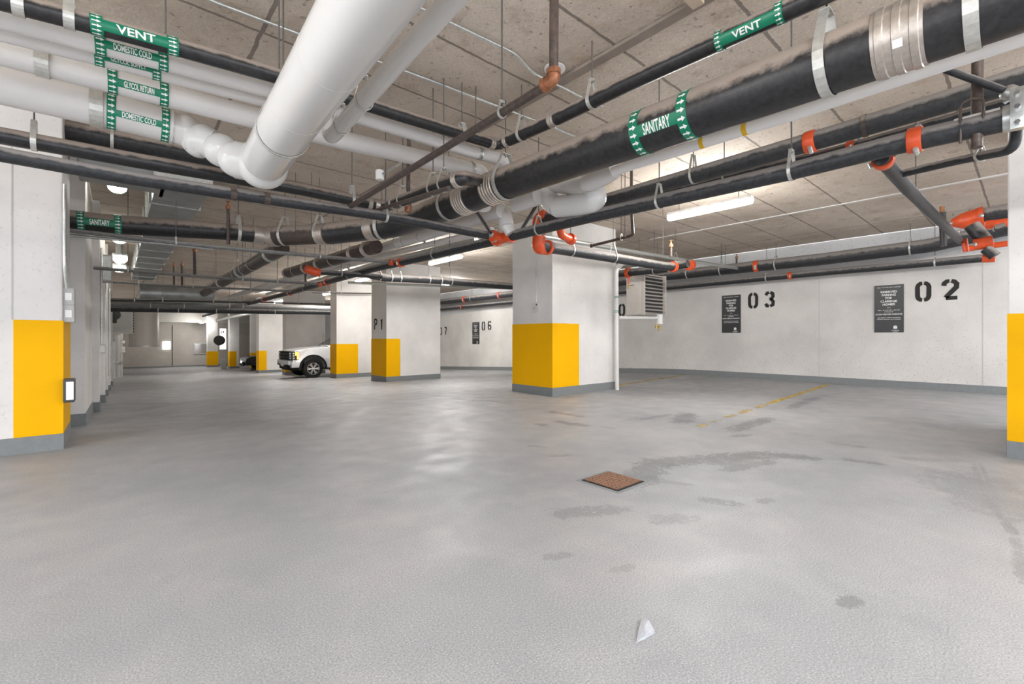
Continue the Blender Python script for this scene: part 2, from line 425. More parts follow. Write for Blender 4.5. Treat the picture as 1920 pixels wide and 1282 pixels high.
def hanger_at(c, t, r, label, group, w=.03, h=None, strap='strap', zc=None, rodr=.006):
    c = Vector(c); t = Vector((t.x, t.y, t.z)); s = Vector((t.y, -t.x, 0)); s = s.normalized() if s.length > .01 else Vector((1, 0, 0))
    u = Vector((0, 0, 1)); h = h or max(r*.9, .05); top = c + u*(r+h); zc = zc if zc is not None else cz(c.y)
    root = wthing('pipe_hanger', label, 'pipe hanger', (c.x, c.y, zc), group)
    rr = r*1.03+.003
    prof = [(-r*.25-.006, r+h), ]
    for k in range(0, 15):
        a = math.radians(180-20) + math.radians(220)*k/14
        prof.append((rr*math.cos(a), rr*math.sin(a)))
    prof.append((r*.25+.006, r+h))
    bm = B(); tt = t.normalized(); L1 = []
    th = .004
    for i, (x, z) in enumerate(prof):
        n = Vector((x, z)); n = n.normalized()*th if n.length else Vector((0, 0))
        ring = []
        for (dx, dz, dt) in ((0, 0, -w/2), (0, 0, w/2), (n.x, n.y, w/2), (n.x, n.y, -w/2)):
            ring.append(bm.verts.new(c + s*(x+dx) + u*(z+dz) + tt*dt))
        L1.append(ring)
    for A, Bq in zip(L1, L1[1:]):
        for k in range(4): bm.faces.new((A[k], A[(k+1) % 4], Bq[(k+1) % 4], Bq[k]))
    bm.faces.new(L1[0]); bm.faces.new(L1[-1])
    ct = c + u*(r+h)
    vs = box(bm, ct+Vector((-(r*.25+.012), -w/2, -.004)), ct+Vector((r*.25+.012, w/2, .004)))
    ang = math.atan2(s.y, s.x); bmesh.ops.rotate(bm, verts=vs, cent=ct, matrix=Matrix.Rotation(ang, 3, 'Z'))
    new('strap', bm, strap, root)
    bm = B(); tube(bm, [ct - u*.03, Vector((c.x, c.y, zc))], rodr, 6); new('rod', bm, 'rod', root)
    bm = B(); lathe(bm, ct - u*.015, (0, 0, 1), [(0, rodr*2.2), (.012+rodr, rodr*2.2)], 6); new('nut', bm, 'galv', root)
    return root
def hangers(rn, pxs, desc, w=.03, which=0, h=None, strap='strap'):
    for i, px in enumerate(sorted(pxs)):
        c, t = at(rn, px, which)
        lab = (ORD[i] if len(pxs) > 1 else 'only') + ' steel hanger strap under the ' + desc
        hanger_at(c, t, rn.r, lab, 'hangers on the ' + desc, w, h, strap)
def marker(rn, px0, px1, text, th=.5, bw=.035, narrow=False, fill=False, name='pipe_marker', yoff=0.0, hgt=.62, which=0):
    """green tape rings at both ends, a green strip and white lettering between them"""
    a, _ = at(rn, px0, which); b, _ = at(rn, px1, which); c = (a+b)/2; Lh = (b-a).length/2
    ax = (b-a).normalized(); r = rn.r
    if proj(c+ax*.05)[0] < proj(c)[0]: ax = -ax
    n = (CAM - c); n = (n - ax*n.dot(ax)).normalized(); up = n.cross(ax).normalized()
    bm = B()
    def W(x, ang, dr): return c + ax*x + (n*math.cos(ang) + up*math.sin(ang))*(r+dr)
    def patch(x0, x1, a0, a1, dr, mi, k=10):
        vs = []
        for i in range(k+1):
            g = a0+(a1-a0)*i/k
            vs.append([bm.verts.new(W(x, g, d)) for x, d in ((x0, dr-.002), (x0, dr), (x1, dr), (x1, dr-.002))])
        for A, Q in zip(vs, vs[1:]):
            for j in range(4):
                f = bm.faces.new((A[j], A[(j+1) % 4], Q[(j+1) % 4], Q[j])); f.material_index = mi
        for q in (vs[0], vs[-1]):
            f = bm.faces.new(q); f.material_index = mi
    for sg in (-1, 1):
        x0 = sg*Lh - bw/2; patch(x0, x0+bw, -1.75, 1.75, .003, 0, 28)
        k = 9 if r > .1 else 7
        for j in range(k):
            g = -1.5 + 3.0*(j+.5)/k; da = 3.0/k*.36
            cx = sg*Lh
            vv = [bm.verts.new(W(cx+dx*bw, g+dy*da, .0045)) for dx, dy in ((-.38, .35), (.02, .35), (.02, .95), (.38, 0), (.02, -.95), (.02, -.35), (-.38, -.35))]
            f = bm.faces.new(vv); f.material_index = 1
    ah = th/2
    patch(-Lh, Lh, yoff-ah, yoff+ah, .002, 0, 12)
    vs, fs, asp = text_tris(text, True)
    tb = B(); nv = [tb.verts.new((x, y, 0)) for x, y in vs]
    for f in fs:
        try: tb.faces.new([nv[i] for i in f])
        except ValueError: pass
    for k in range(1, 8):
        y = -.5 + k/8
        bmesh.ops.bisect_plane(tb, geom=tb.verts[:]+tb.edges[:]+tb.faces[:], plane_co=(0, y, 0), plane_no=(0, 1, 0))
    wd = 2*(Lh-bw)*.92/asp; hh = th*r*hgt*(1.0)
    wd = min(wd, hh*1.25)
    mp = {v: bm.verts.new(W(v.co.x*wd, yoff + v.co.y*hh/r, .0042)) for v in tb.verts}
    for f in tb.faces:
        g = bm.faces.new([mp[v] for v in f.verts]); g.material_index = 1
    tb.free()
    me = bpy.data.meshes.new(name); bmesh.ops.translate(bm, verts=bm.verts, vec=-c); bm.to_mesh(me); bm.free()
    o = bpy.data.objects.new(name, me); C.objects.link(o); me.materials.append(M['green']); me.materials.append(M['white'])
    o.parent = rn.root; o.location = c - Vector(rn.root.location); o['label'] = 'green pipe marker with white lettering ' + text.lower()
    return o

# ---------------------------------------------------------------- setting: floor, ceiling, walls
XR = 14.15; YF = 50.0; XL = -6.0; YB = -7.0
def sheet(name, zf, mat, thick, x0=XL, x1=XR, y0=YB, y1=YF, n=140):
    bm = B(); rows = []
    for i in range(n+1):
        y = y0+(y1-y0)*i/n; z = zf(y)
        rows.append([bm.verts.new((x0, y, z)), bm.verts.new((x1, y, z)), bm.verts.new((x1, y, z+thick)), bm.verts.new((x0, y, z+thick))])
    for A, Q in zip(rows, rows[1:]):
        for k in range(4): bm.faces.new((A[k], A[(k+1) % 4], Q[(k+1) % 4], Q[k]))
    bm.faces.new(rows[0]); bm.faces.new(rows[-1])
    return struct(name, bm, mat, True)
sheet('floor', fz, 'floor', -.25)
sheet('ceiling', cz, 'ceiling', .25, y0=-3.2)
def ywall(name, X, y0, y1, z0, z1, t, mat, follow=True, n=40, top=1):
    """a wall along Y whose foot and head follow the slab"""
    bm = B(); rows = []
    for i in range(n+1):
        y = y0+(y1-y0)*i/n; o = fz(y) if follow else 0
        rows.append([bm.verts.new((X, y, z0+o)), bm.verts.new((X+t, y, z0+o)), bm.verts.new((X+t, y, z1+o*top)), bm.verts.new((X, y, z1+o*top))])
    for A, Q in zip(rows, rows[1:]):
        for k in range(4): bm.faces.new((A[k], A[(k+1) % 4], Q[(k+1) % 4], Q[k]))
    bm.faces.new(rows[0]); bm.faces.new(rows[-1]); return struct(name, bm, mat)
ywall('wall_right', XR, YB, YF, 0, 3.06, .3, 'wallwhite')
ywall('trim_1', XR+.02, YB, YF, 3.06, 3.75, .28, 'bluish', top=0)
ywall('baseboard_right', XR-.012, YB, YF, 0, .165, .012, 'greybase')
for i, x in enumerate((1536, 1843)):       # pour joints in the wall
    p = P(x, 633, X=XR); bm = B(); box(bm, (XR-.004, p.y-.006, .165), (XR, p.y+.006, 3.0)); struct('trim_%d' % (2+i), bm, 'bare')
bm = B(); box(bm, (-2.5, YF, -1.4), (XR, YF+.3, 3.75)); struct('wall_far', bm, 'farwall')
bm = B(); box(bm, (-.3, YF-.02, -1.4), (XR, YF, -1.28)); struct('baseboard_far', bm, 'greybase')
bm = B(); box(bm, (-.3, YF-1.2, 2.53), (XR, YF, 3.75)); struct('trim_4', bm, 'bare')
bm = B(); pj = P(323, 633, Y=YF); box(bm, (pj.x-.03, YF-.02, -1.28), (pj.x+.03, YF, 2.3)); struct('trim_5', bm, 'darkmetal')
# long left side wall stepping out beyond the first column
def yblock(bm, x0, x1, y0, y1, zlo, zhi):
    n = max(2, int((y1-y0)/1.5)+1); rows = []
    for i in range(n+1):
        y = y0+(y1-y0)*i/n; rows.append([bm.verts.new((x0, y, zlo+fz(y))), bm.verts.new((x1, y, zlo+fz(y))), bm.verts.new((x1, y, zhi+fz(y)*(zhi < 1))), bm.verts.new((x0, y, zhi+fz(y)*(zhi < 1)))])
    for A, Q in zip(rows, rows[1:]):
        for k in range(4): bm.faces.new((A[k], A[(k+1) % 4], Q[(k+1) % 4], Q[k]))
    bm.faces.new(rows[0]); bm.faces.new(rows[-1])
bm = B(); yblock(bm, -2.5, -.34, 8.85, YF, .17, 3.75); struct('wall_side', bm, 'colwhite')
bm = B(); yblock(bm, -2.5, -.325, 8.84, YF, 0, .17); struct('baseboard_side', bm, 'greybase')
for (y0, y1, x1) in ((11.2, 11.65, -.24), (13.6, 14.05, -.2), (16.2, 16.7, -.18), (19.5, 20.0, -.15), (23.5, 24.0, -.13)):
    t = wthing('wall_pier', {11.2: 'nearest', 13.6: 'second nearest', 16.2: 'middle', 19.5: 'fourth nearest', 23.5: 'farthest'}[y0] + ' shallow white pier standing out from the left side wall', 'pier', ((-.3+x1)/2, y0, fz(y0)), 'piers along the left side wall')
    bm = B(); yblock(bm, -.34, x1, y0, y1, .17, 3.7); new('shaft', bm, 'colwhite', t)
    bm = B(); yblock(bm, -.34, x1+.012, y0-.012, y1, 0, .17); new('painted_base', bm, 'greybase', t)
# board strips left on the soffit
bm = B(); box(bm, (3.27, YB, 3.72), (3.37, 7, 3.76)); struct('trim_6', bm, plain('stained board strip', (.30, .25, .21), .85))
bm = B(); box(bm, (10.38, -3, 3.735), (10.46, 6.5, 3.76)); struct('trim_7', bm, 'colwhite')

# ---------------------------------------------------------------- columns
def column(label, x0, x1, y0, y1, ys=.83, yt=1.5, zt=None, ybase=True, group='yellow banded concrete columns', ypar=(1, 1)):
    z0 = fz(y0); zt = zt or cz(y0)
    t = wthing('concrete_column', label, 'column', ((x0+x1)/2, (y0+y1)/2, z0), group)
    bm = B(); box(bm, (x0, y0, z0-.1), (x1, y1, zt), .012); new('shaft', bm, 'colwhite', t)
    bm = B(); box(bm, (x0-.008, y0-.008, z0-.12), (x1+.008, y1+.008, z0+.17), .004); new('painted_base', bm, 'greybase', t)
    e = .004
    def yel(a, b, c, d):
        box(bm, (a, b, z0+.171), (c, d, z0+yt))
    bm = B()
    yel(x0+.02, y0-e, x0+ys, y0+.02)
    yel(x0-e, y0-e, x0+.02, y1+e)
    new('yellow_band', bm, 'yellow', t)
    return t
CX = 6.72
c1 = column('large white column with yellow corner band, red elbow pipes passing its top', CX, 8.87, 6.45, 7.69)
c2 = column('white column stencilled P1 with a yellow corner band', CX, 8.8, 14.03, 15.2, .5, 1.43)
c3 = column('white column with yellow band hiding the rear of the pickup truck', CX+.04, 8.8, 18.65, 19.37, .9, 1.4)
c4 = column('white column rising behind the hood of the pickup truck', CX, 8.76, 25.9, 26.5, .5, 1.2)
c5 = column('grey column with narrow yellow band left of the pickup truck', CX, 8.8, 31.9, 32.6, .45, 1.4)
c6 = column('narrow column with yellow band beside the dark car', 8.0, 8.5, 40.5, 41.1, .45, 1.4)
c7 = column('narrow column with yellow band right of the white board', 7.2, 7.9, 44.6, 45.4, .5, 1.45)
c8 = column('far square column with yellow band left of the white board', 6.0, 6.75, 47.5, 48.2, .8, 1.4)
cr = column('column at the right edge of the photo with yellow band', CX, 8.8, -.9, .16, .83, 1.44)
# left wall-end column (its face runs out of the frame to the left)
t = wthing('concrete_column', 'nearest column at left edge with tall yellow band and switches', 'column', (-.8, 7.2, 0), 'yellow banded concrete columns')
bm = B(); box(bm, (-6, 6.87, -.05), (-.44, 7.85, 3.75), .015); new('shaft', bm, 'colwhite', t)
bm = B(); box(bm, (-6, 6.86, -.1), (-.43, 7.86, .17), .004); new('painted_base', bm, 'greybase', t)
bm = B(); box(bm, (-.80, 6.865, .171), (-.46, 6.89, 1.385)); box(bm, (-.46, 6.865, .171), (-.434, 7.855, 1.385)); new('yellow_band', bm, 'yellow', t)
bm = B(); box(bm, (-.815, 6.866, 1.385), (-.805, 6.871, 3.2)); new('pour_joint', bm, 'bare', t)

# stencilled numbers and letters -------------------------------------------------
GL = {
 '0': [[(.44, .05), (.32, .06), (.2, .13), (.14, .25), (.13, .75), (.2, .87), (.32, .94), (.44, .95)], [(.56, .05), (.68, .06), (.8, .13), (.86, .25), (.87, .75), (.8, .87), (.68, .94), (.56, .95)]],
 '2': [[(.10, .72), (.14, .86), (.30, .96), (.44, .96)], [(.56, .96), (.72, .93), (.88, .80), (.86, .62), (.20, .10)], [(.22, .07), (.92, .07)]],
 '3': [[(.12, .78), (.26, .93), (.44, .96)], [(.56, .96), (.80, .88), (.84, .68), (.66, .53), (.48, .52)], [(.66, .50), (.86, .34), (.82, .12), (.56, .04)], [(.44, .04), (.24, .07), (.11, .22)]],
 '6': [[(.84, .80), (.72, .95), (.56, .96)], [(.44, .96), (.26, .92), (.13, .74), (.13, .24), (.30, .05), (.44, .04)], [(.56, .04), (.76, .08), (.87, .26), (.80, .46), (.60, .52), (.30, .48)]],
 '7': [[(.10, .93), (.88, .93)], [(.86, .88), (.60, .45), (.46, .0)]],
 '4': [[(.62, .02), (.62, .98), (.1, .3)], [(.1, .28), (.9, .28)]],
 'P': [[(.18, 0), (.18, .45)], [(.18, .52), (.18, .94), (.60, .94), (.84, .82), (.84, .62), (.62, .48), (.3, .48)]],
 '1': [[(.25, .78), (.52, .94), (.52, 0)]],
}
def glyph(ch, c, right, up, h, wd, sw, nrm, label, name, cat='stencil', group=None):
    right, up, nrm = Vector(right), Vector(up), Vector(nrm)
    bm = B()
    for pl in GL[ch]:
        q = [Vector(((x-.5)*wd, (y-.5)*h)) for x, y in pl]
        Ls, Rs = [], []
        for i, p in enumerate(q):
            d = (q[min(i+1, len(q)-1)]-q[max(i-1, 0)]).normalized(); n = Vector((-d.y, d.x))
            k = 1
            if 0 < i < len(q)-1:
                d0 = (q[i]-q[i-1]).normalized(); k = 1/max(.5, abs(d.dot(d0)))
            Ls.append(p+n*sw/2*k); Rs.append(p-n*sw/2*k)
        V = lambda p, o: bm.verts.new(Vector(c) + right*p.x + up*p.y + nrm*o)
        a = [V(p, .003) for p in Ls]; b = [V(p, .003) for p in Rs]; a2 = [V(p, .0) for p in Ls]; b2 = [V(p, .0) for p in Rs]
        for i in range(len(q)-1):
            for s in ((a[i], a[i+1], b[i+1], b[i]), (a2[i], a2[i+1], b2[i+1], b2[i]), (a[i], a[i+1], a2[i+1], a2[i]), (b[i], b[i+1], b2[i+1], b2[i])): bm.faces.new(s)
        bm.faces.new((a[0], b[0], b2[0], a2[0])); bm.faces.new((a[-1], b[-1], b2[-1], a2[-1]))
    o = new(name, bm, 'ink', None, False, c)
    return tag(o, label, cat, group)
RW, NW = (0, -1, 0), (-1, 0, 0)
def wallnum(ch, x, y, label, h=.43, wd=.27):
    p = P(x, y, X=XR-.004); glyph(ch, p, RW, UP, h, wd, .085, NW, label, 'stencilled_digit', 'stencil digit', 'bay numbers on the right wall')
wallnum('0', 1731, 546.5, 'black stencilled digit 0 of bay number 02')
wallnum('2', 1782, 543, 'black stencilled digit 2 of bay number 02')
wallnum('0', 1412, 563.5, 'black stencilled digit 0 of bay number 03')
wallnum('3', 1443, 561, 'black stencilled digit 3 of bay number 03')
wallnum('0', 1166, 581, 'black stencilled digit 0 between white downpipe and unit heater')
wallnum('0', 906.5, 611, 'black stencilled digit 0 of bay number 06')
wallnum('6', 918, 610, 'black stencilled digit 6 of bay number 06')
wallnum('0', 826.5, 621, 'black stencilled digit 0 of bay number 07')
wallnum('7', 835.5, 620, 'black stencilled digit 7 of bay number 07')
for ch, x in (('P', 704.5), ('1', 715.5)):
    p = P(x, 607.5, X=CX-.001); glyph(ch, p, RW, UP, .37, .27 if ch == 'P' else .22, .065, NW, 'black stencilled %s on the side of the P1 column' % ('letter P' if ch == 'P' else 'digit 1'), 'stencilled_letter' if ch == 'P' else 'stencilled_digit', 'stencil')

# parking signs --------------------------------------------------------------------
def sign(x0, x1, y, label):
    a = P(x0, y, X=XR-.02); b = P(x1, y, X=XR-.02); c = (a+b)/2; wd = abs(a.y-b.y); h = 1.147
    t = wthing('parking_sign', label, 'sign', (XR-.02, c.y, c.z), 'reserved parking signs on the right wall')
    bm = B(); box(bm, (XR-.022, c.y-wd/2, c.z-h/2), (XR-.002, c.y+wd/2, c.z+h/2), .003); new('sign_board', bm, 'signblack', t)
    bm = B(); X = XR-.0245
    for s, dy, hh, ww in (('Mon - Fri 6:00 AM to 6:00 PM', .475, .022, .78), ('RESERVED', .375, .062, .56), ('PARKING', .305, .062, .48), ('FOR', .235, .062, .22), ('CLARIDGE', .165, .062, .56), ('HOMES', .095, .062, .42),
                          ('Mon - Fri 6:00 PM - 6:00 AM', -.035, .022, .74), ('& Weekends', -.07, .022, .3), ('ICON VISITOR PARKING', -.125, .038, .9), ('All others will be towed at', -.20, .028, .78), ("owners expense and liability", -.24, .028, .82), ('CLARIDGE', -.49, .024, .26), ('HOMES', -.52, .016, .16)):
        dx = .22 if dy < -.4 else 0
        flat_text(bm, s, (X, c.y-dx*wd, c.z+dy*h*.95), RW, UP, hh*h*.75, ww*wd)
    box(bm, (X, c.y-.035, c.z+.02), (X+.001, c.y+.035, c.z+.026))
    ey, ez = c.y-.22*wd, c.z-.40*h          # small crest above the company name
    for a_, b_, c_, d_ in ((-.04, -.04, .04, -.03), (-.035, -.02, -.005, .03), (.005, -.02, .035, .03), (-.03, .035, .03, .043), (-.004, -.03, .004, .05)):
        box(bm, (X, ey+a_, ez+b_), (X+.001, ey+c_, ez+d_))
    new('lettering', bm, 'white', t)
sign(1639.5, 1694.5, 578.5, 'dark reserved parking sign beside bay number 02')
sign(1353.5, 1388.5, 588.5, 'dark reserved parking sign beside bay number 03')
sign(885.5, 898.5, 624.5, 'dark reserved parking sign beside bay number 06')
# parking lines ---------------------------------------------------------------------
def pline(a, b, label, mat):
    A, Q = F(*a), F(*b); d = (Q-A); n = 24; s = Vector((-d.y, d.x, 0)).normalized()*.05; bm = B(); rows = []
    for i in range(n+1):
        p = A+(Q-A)*i/n; rows.append([bm.verts.new((p.x+s.x*k, p.y+s.y*k, fz(p.y+s.y*k)+dz)) for k, dz in ((-1, .001), (1, .001), (1, .004), (-1, .004))])
    for u, v in zip(rows, rows[1:]):
        for k in range(4): bm.faces.new((u[k], u[(k+1) % 4], v[(k+1) % 4], v[k]))
    bm.faces.new(rows[0]); bm.faces.new(rows[-1])
    tag(new('parking_line', bm, mat), label, 'parking line', 'painted bay lines')
pline((1552, 721), (1440, 757), 'worn yellow bay line reaching the wall below bay numbers 02 and 03', 'lineworn')
pline((1435, 758.5), (1310, 800), 'faded inner stretch of the yellow bay line on the open floor', 'linefaint')
pline((1280, 703.5), (1160, 722), 'worn yellow bay line right of the large column', 'lineworn')
# floor drain -------------------------------------------------------------------------
dc = F(1149, 902)
t = wthing('floor_drain', 'square rusty floor drain grate in the grey floor', 'floor drain', dc)
hs = .165
bm = B(); box(bm, dc+Vector((-hs-.05, -hs-.05, .0)), dc+Vector((hs+.05, hs+.05, .003))); new('drain_apron', bm, 'greybase', t)
bm = B(); box(bm, dc+Vector((-hs-.02, -hs-.02, .002)), dc+Vector((hs+.02, hs+.02, .006))); new('frame', bm, 'pit', t)
bm = B()
for i in range(9):
    u = -hs+.01+(2*hs-.02)*i/8; box(bm, dc+Vector((u-.012, -hs, .007)), dc+Vector((u+.012, hs, .014)))
for i in range(9):
    u = -hs+.01+(2*hs-.02)*i/8; box(bm, dc+Vector((-hs, u-.007, .007)), dc+Vector((hs, u+.007, .0135)))
new('grate', bm, 'cast', t)

# scrap of clear plastic on the floor near the camera
bm = B(); sc = [F(x, y) for x, y in ((1204, 1162), (1216, 1170), (1229, 1187), (1210, 1198), (1192, 1206), (1199, 1180))]; hs_ = (.012, .02, .003, .018, .002, .014)
vs = [bm.verts.new(p+UP*h) for p, h in zip(sc, hs_)]; vb = [bm.verts.new(p+UP*.001) for p in sc]; cc = sum(sc, Vector())/6; ct_ = bm.verts.new(cc+UP*.022); cb_ = bm.verts.new(cc+UP*.001)
for i in range(6):
    j = (i+1) % 6; bm.faces.new((vs[i], vs[j], ct_)); bm.faces.new((vb[j], vb[i], cb_)); bm.faces.new((vs[i], vb[i], vb[j], vs[j]))
tag(new('plastic_scrap', bm, 'scrap', None, False, cc), 'small crumpled scrap of clear plastic lying on the near floor', 'litter')

# ---------------------------------------------------------------- lamps
def tube_light(label, c, L_=1.3, zt=None, X=None):
    c = Vector(c); zt = zt or cz(c.y)
    t = wthing('tube_light', label, 'ceiling light', c, 'sealed tube lights over the parking bays')
    bm = B(); lathe(bm, c+Vector((0, -L_/2, .0)), (0, 1, 0), [(0, .02), (.02, .055), (.06, .065), (L_-.06, .065), (L_-.02, .055), (L_, .02)], 16)
    
    for v in bm.verts: v.co.z = c.z+(v.co.z-c.z)*.75
    new('diffuser', bm, 'tube', t, True)
    bm = B(); box(bm, c+Vector((-.06, -L_/2+.01, .035)), c+Vector((.06, L_/2-.01, .09)), .01); new('housing', bm, 'jacket_matte', t)
    for s in (-.35, .35):
        bm = B(); tube(bm, [c+Vector((0, s*L_, .09)), Vector((c.x, c.y+s*L_, zt))], .005, 6); new('rod', bm, 'rod', t)
ZL = 3.3
def lfix(xa, ya, xb, yb, label, X=7.3):
    a, b = P(xa, ya, X=X), P(xb, yb, X=X); tube_light(label, (a+b)/2, (a-b).length)
lfix(1252, 408, 1412, 377, 'large lit tube light above the bays left of sign 03', 7.3)
lfix(806, 494, 865, 481, 'lit tube light left of the large white column', 7.0)
lfix(668, 528, 690, 522, 'small lit tube light above the P1 column', 6.95)
lfix(607, 552.5, 620, 548.5, 'small lit tube light above the third column', 6.9)
lfix(514, 568, 530, 563, 'far lit tube light above the fourth column', 6.9)
tube_light('tube light against the beam on the far wall', P(378, 605, Y=47.5), 1.3)
for x, y, lb in ((7.3, -3.0, 'tube light behind the right edge column'), (2.2, -1.9, 'tube light behind the photographer'), (-2.8, -2.4, 'tube light left behind the photographer'), (11.3, -3.0, 'tube light in the right rear corner'),
                 (-3.2, 3.4, 'tube light left of the photographer'), (11.2, 17.0, 'added tube light brightening the bay behind the P1 column'), (11.2, 30.0, 'added tube light brightening the bay behind the pickup'), (3.4, 36.0, 'added tube light hidden above the far aisle pipes')):  # the far bay and aisle tubes are added to brighten the far end
    tube_light(lb, (x, y, ZL+.3), 1.3)
def caged(label, px, py, Z, s=.10):
    c = P(px, py, Z=Z); zt = cz(c.y)
    t = wthing('caged_light', label, 'ceiling light', c, 'round caged lamps along the left aisle')
    bm = B(); ball(bm, c, s, (1, 1, .8)); new('globe', bm, 'bulb', t, True)
    bm = B(); lathe(bm, c+Vector((0, 0, s*.45)), (0, 0, 1), [(0, s*1.15), (.05, s*1.15), (.06, s*.6), (zt-c.z-s*.45, s*.6)], 20); new('canopy', bm, 'galv', t, True)
    bm = B()
    for k in range(8):
        a = math.pi*2*k/8; tube(bm, [c+Vector((math.cos(a)*s*1.12*math.cos(b), math.sin(a)*s*1.12*math.cos(b), -math.sin(b)*s)) for b in (-.5, 0, .5, 1.0, 1.5)], .005, 5)
    new('cage', bm, 'galv', t)
caged('nearest round caged lamp above the SANITARY marker at left', 220, 350, 3.5, .105)
caged('round caged lamp below the sanitary pipe near the duct', 225, 484, 3.25, .14)
caged('small round caged lamp behind the second caged lamp', 224, 502, 3.1, .13)
caged('bright round lamp hidden mostly behind the left sanitary pipe', 224, 447, 3.4, .12)

# ---------------------------------------------------------------- white jacketed pipes (upper left)
W0 = run('very large glossy white pipe running overhead towards the camera', 'pipe', [P(690, 2, Z=2.75), P(497, 300, Z=2.75)], .178, 'jacket', .1, 'insulated_pipe', 32, ext=(3, 0))
W0.body.name = 'pipe_jacket'
def cr(p, ax, chord):
    k = (p-CAM).dot(FW); A = abs(p.x if ax == 'Y' else p.y); h = p.z-CH
    return chord/2*k/FPX*A/math.hypot(A, h)
def ring(rn, px, w=.02, k=1.04, mat='jacket', which=0, name='jacket_band'):
    c, t = at(rn, px, which); bm = B(); lathe(bm, c, t, [(-w/2, rn.r*.95), (-w/2, rn.r*k), (w/2, rn.r*k), (w/2, rn.r*.95)], 28)
    return new(name, bm, mat, rn.root, True, c)
for px in (560, 620):
    try: ring(W0, px, .012, 1.008, 'jacket')
    except ValueError: pass
hangers(W0, [531], 'very large glossy white pipe', .02, h=.16)
W5 = run('slimmer white pipe beside the very large white pipe', 'pipe', [P(843, 4, Z=2.85), P(630, 248, Z=2.85)], .058, 'jacket', .05, 'insulated_pipe', 24, ext=(3, 0))
bm = B(); e = W5.pts[-1]; tube(bm, [e, e+Vector((0, .12, .0)), e+Vector((0, .25, .22))], .058, 20, .08); new('pipe_elbow', bm, 'jacket', W5.root, True)
hangers(W5, [682, 640], 'slimmer white pipe', .02, h=.12)

WX = {}
def xrun(key, label, Y, pts, r, mat, ext=(2.5, 0), name='pipe', cat='pipe', R=.12, seg=20, part='pipe_run', more=()):
    WX[key] = run(label, cat, [P(x, y, Y=Y) for x, y in pts] + list(more), r, mat, R, name, seg, ext, part=part); return WX[key]
def yrun(key, label, X, pts, r, mat, ext=(2.5, 0), name='pipe', cat='pipe', R=.12, seg=20, part='pipe_run', more=()):
    WX[key] = run(label, cat, [P(x, y, X=X) for x, y in pts] + list(more), r, mat, R, name, seg, ext, part=part); return WX[key]
W1 = xrun('w1', 'white jacketed pipe marked DOMESTIC COLD just below the black vent pipe', 3.98, [(235, 95), (525, 172), (691, 224), (880, 283), (945, 300)], .066, 'jacket_matte', name='insulated_pipe', more=[Vector((3.62, 4.0, 2.95))], R=.1)
marker(W1, 188, 305, 'DOMESTIC COLD', .72, .055, hgt=.8, yoff=.12)
W1b = xrun('w1b', 'white jacketed pipe marked GLYCOL SUPPLY tucked under the upper white pipe', 4.16, [(235, 121), (497, 188)], .052, 'jacket_matte', name='insulated_pipe')
marker(W1b, 186, 293, 'GLYCOL SUPPLY', .8, .05, yoff=.25)
W2 = xrun('w2', 'white jacketed pipe marked GLYCOL RETURN, middle of the white bank', 4.46, [(60, 112), (258, 164), (470, 219), (640, 262), (870, 315), (905, 322)], .088, 'jacket_matte', name='insulated_pipe', more=[Vector((3.3, 4.3, 2.75))], R=.1)
marker(W2, 211, 307, 'GLYCOL RETURN', .62, .055, hgt=.75)
W3 = xrun('w3', 'fat white pipe lowest of the left bank, ending in round elbows', 4.9, [(60, 173), (258, 221), (322, 238)], .138, 'jacket_matte', name='insulated_pipe', R=.02, seg=28)
marker(W3, 209, 309, 'DOMESTIC COLD', .36, .055, hgt=.85)
for px in (315, 322): ring(W3, px, .01, 1.02)
# ring() seams and elbows down to the very large pipe
e0 = W3.pts[-1]
q = [e0+Vector((-.02, 0, 0)), e0+Vector((.13, 0, -.02)), e0+Vector((.2, -.02, -.1)), P(372, 262, Y=4.85), P(402, 272, Y=4.8)]
bm = B(); tube(bm, q, .128, 28, .08); new('elbow_jacket', bm, 'jacket', W3.root, True)
for i, (x, y, Yd, r) in enumerate(((350, 246, 4.9, .135), (384, 262, 4.83, .13), (415, 282, 4.75, .145), (443, 300, 4.65, .15))):
    c = P(x, y, Y=Yd); bm = B(); ball(bm, c, r, (1, 1, 1), 28); new('elbow_segment', bm, 'jacket', W3.root, True)
c = P(492, 309, Y=4.55); bm = B(); ball(bm, c, .212, (1.0, .85, 1.0), 36); new('end_elbow', bm, 'jacket', W0.root, True)
bm = B(); tube(bm, [P(443, 300, Y=4.65), c], .16, 28, 0); new('elbow_segment', bm, 'jacket', W0.root, True)
# white pipe hangers on left bank
hangers(W2, [80], 'white pipe marked GLYCOL RETURN', .07)
hangers(W3, [181], 'fat lowest white pipe', .08)
band(W2, 882, .05, 'galv', 1.02, 1, 'vapour_band'); band(W1, 898, .05, 'galv', 1.02, 1, 'vapour_band')
hangers(W2, [893], 'white pipe marked GLYCOL RETURN at its right end', .03) if False else None
VX = xrun('vx', 'black vent pipe uppermost of the left bank with green VENT marker', 3.75, [(40, 10), (252, 66), (525, 144), (709, 203), (854, 248), (930, 271)], .056, 'black', name='vent_pipe', more=[Vector((3.08, 3.7, 3.26))], R=.05)
marker(VX, 181, 323, 'VENT', 1.1, .06, hgt=.72, yoff=.22)
hangers(VX, [35, 130, 866], 'black vent pipe at left', .05)
band(VX, 921, .06, 'steelband', 1.1, 2)

VY = yrun('vy', 'black vent pipe running to upper right with green VENT marker', 3.08, [(1500, 8), (1174, 158), (1046, 221), (945, 267)], .062, 'black', name='vent_pipe', ext=(2.5, 0))
marker(VY, 1465, 1352, 'VENT', 1.2, .045, hgt=.55)
hangers(VY, [1110, 978], 'black vent pipe at right', .035, h=.12)
band(VY, 1038, .07, 'steelband', 1.1, 2); band(VY, 952, .05, 'steelband', 1.1, 2)

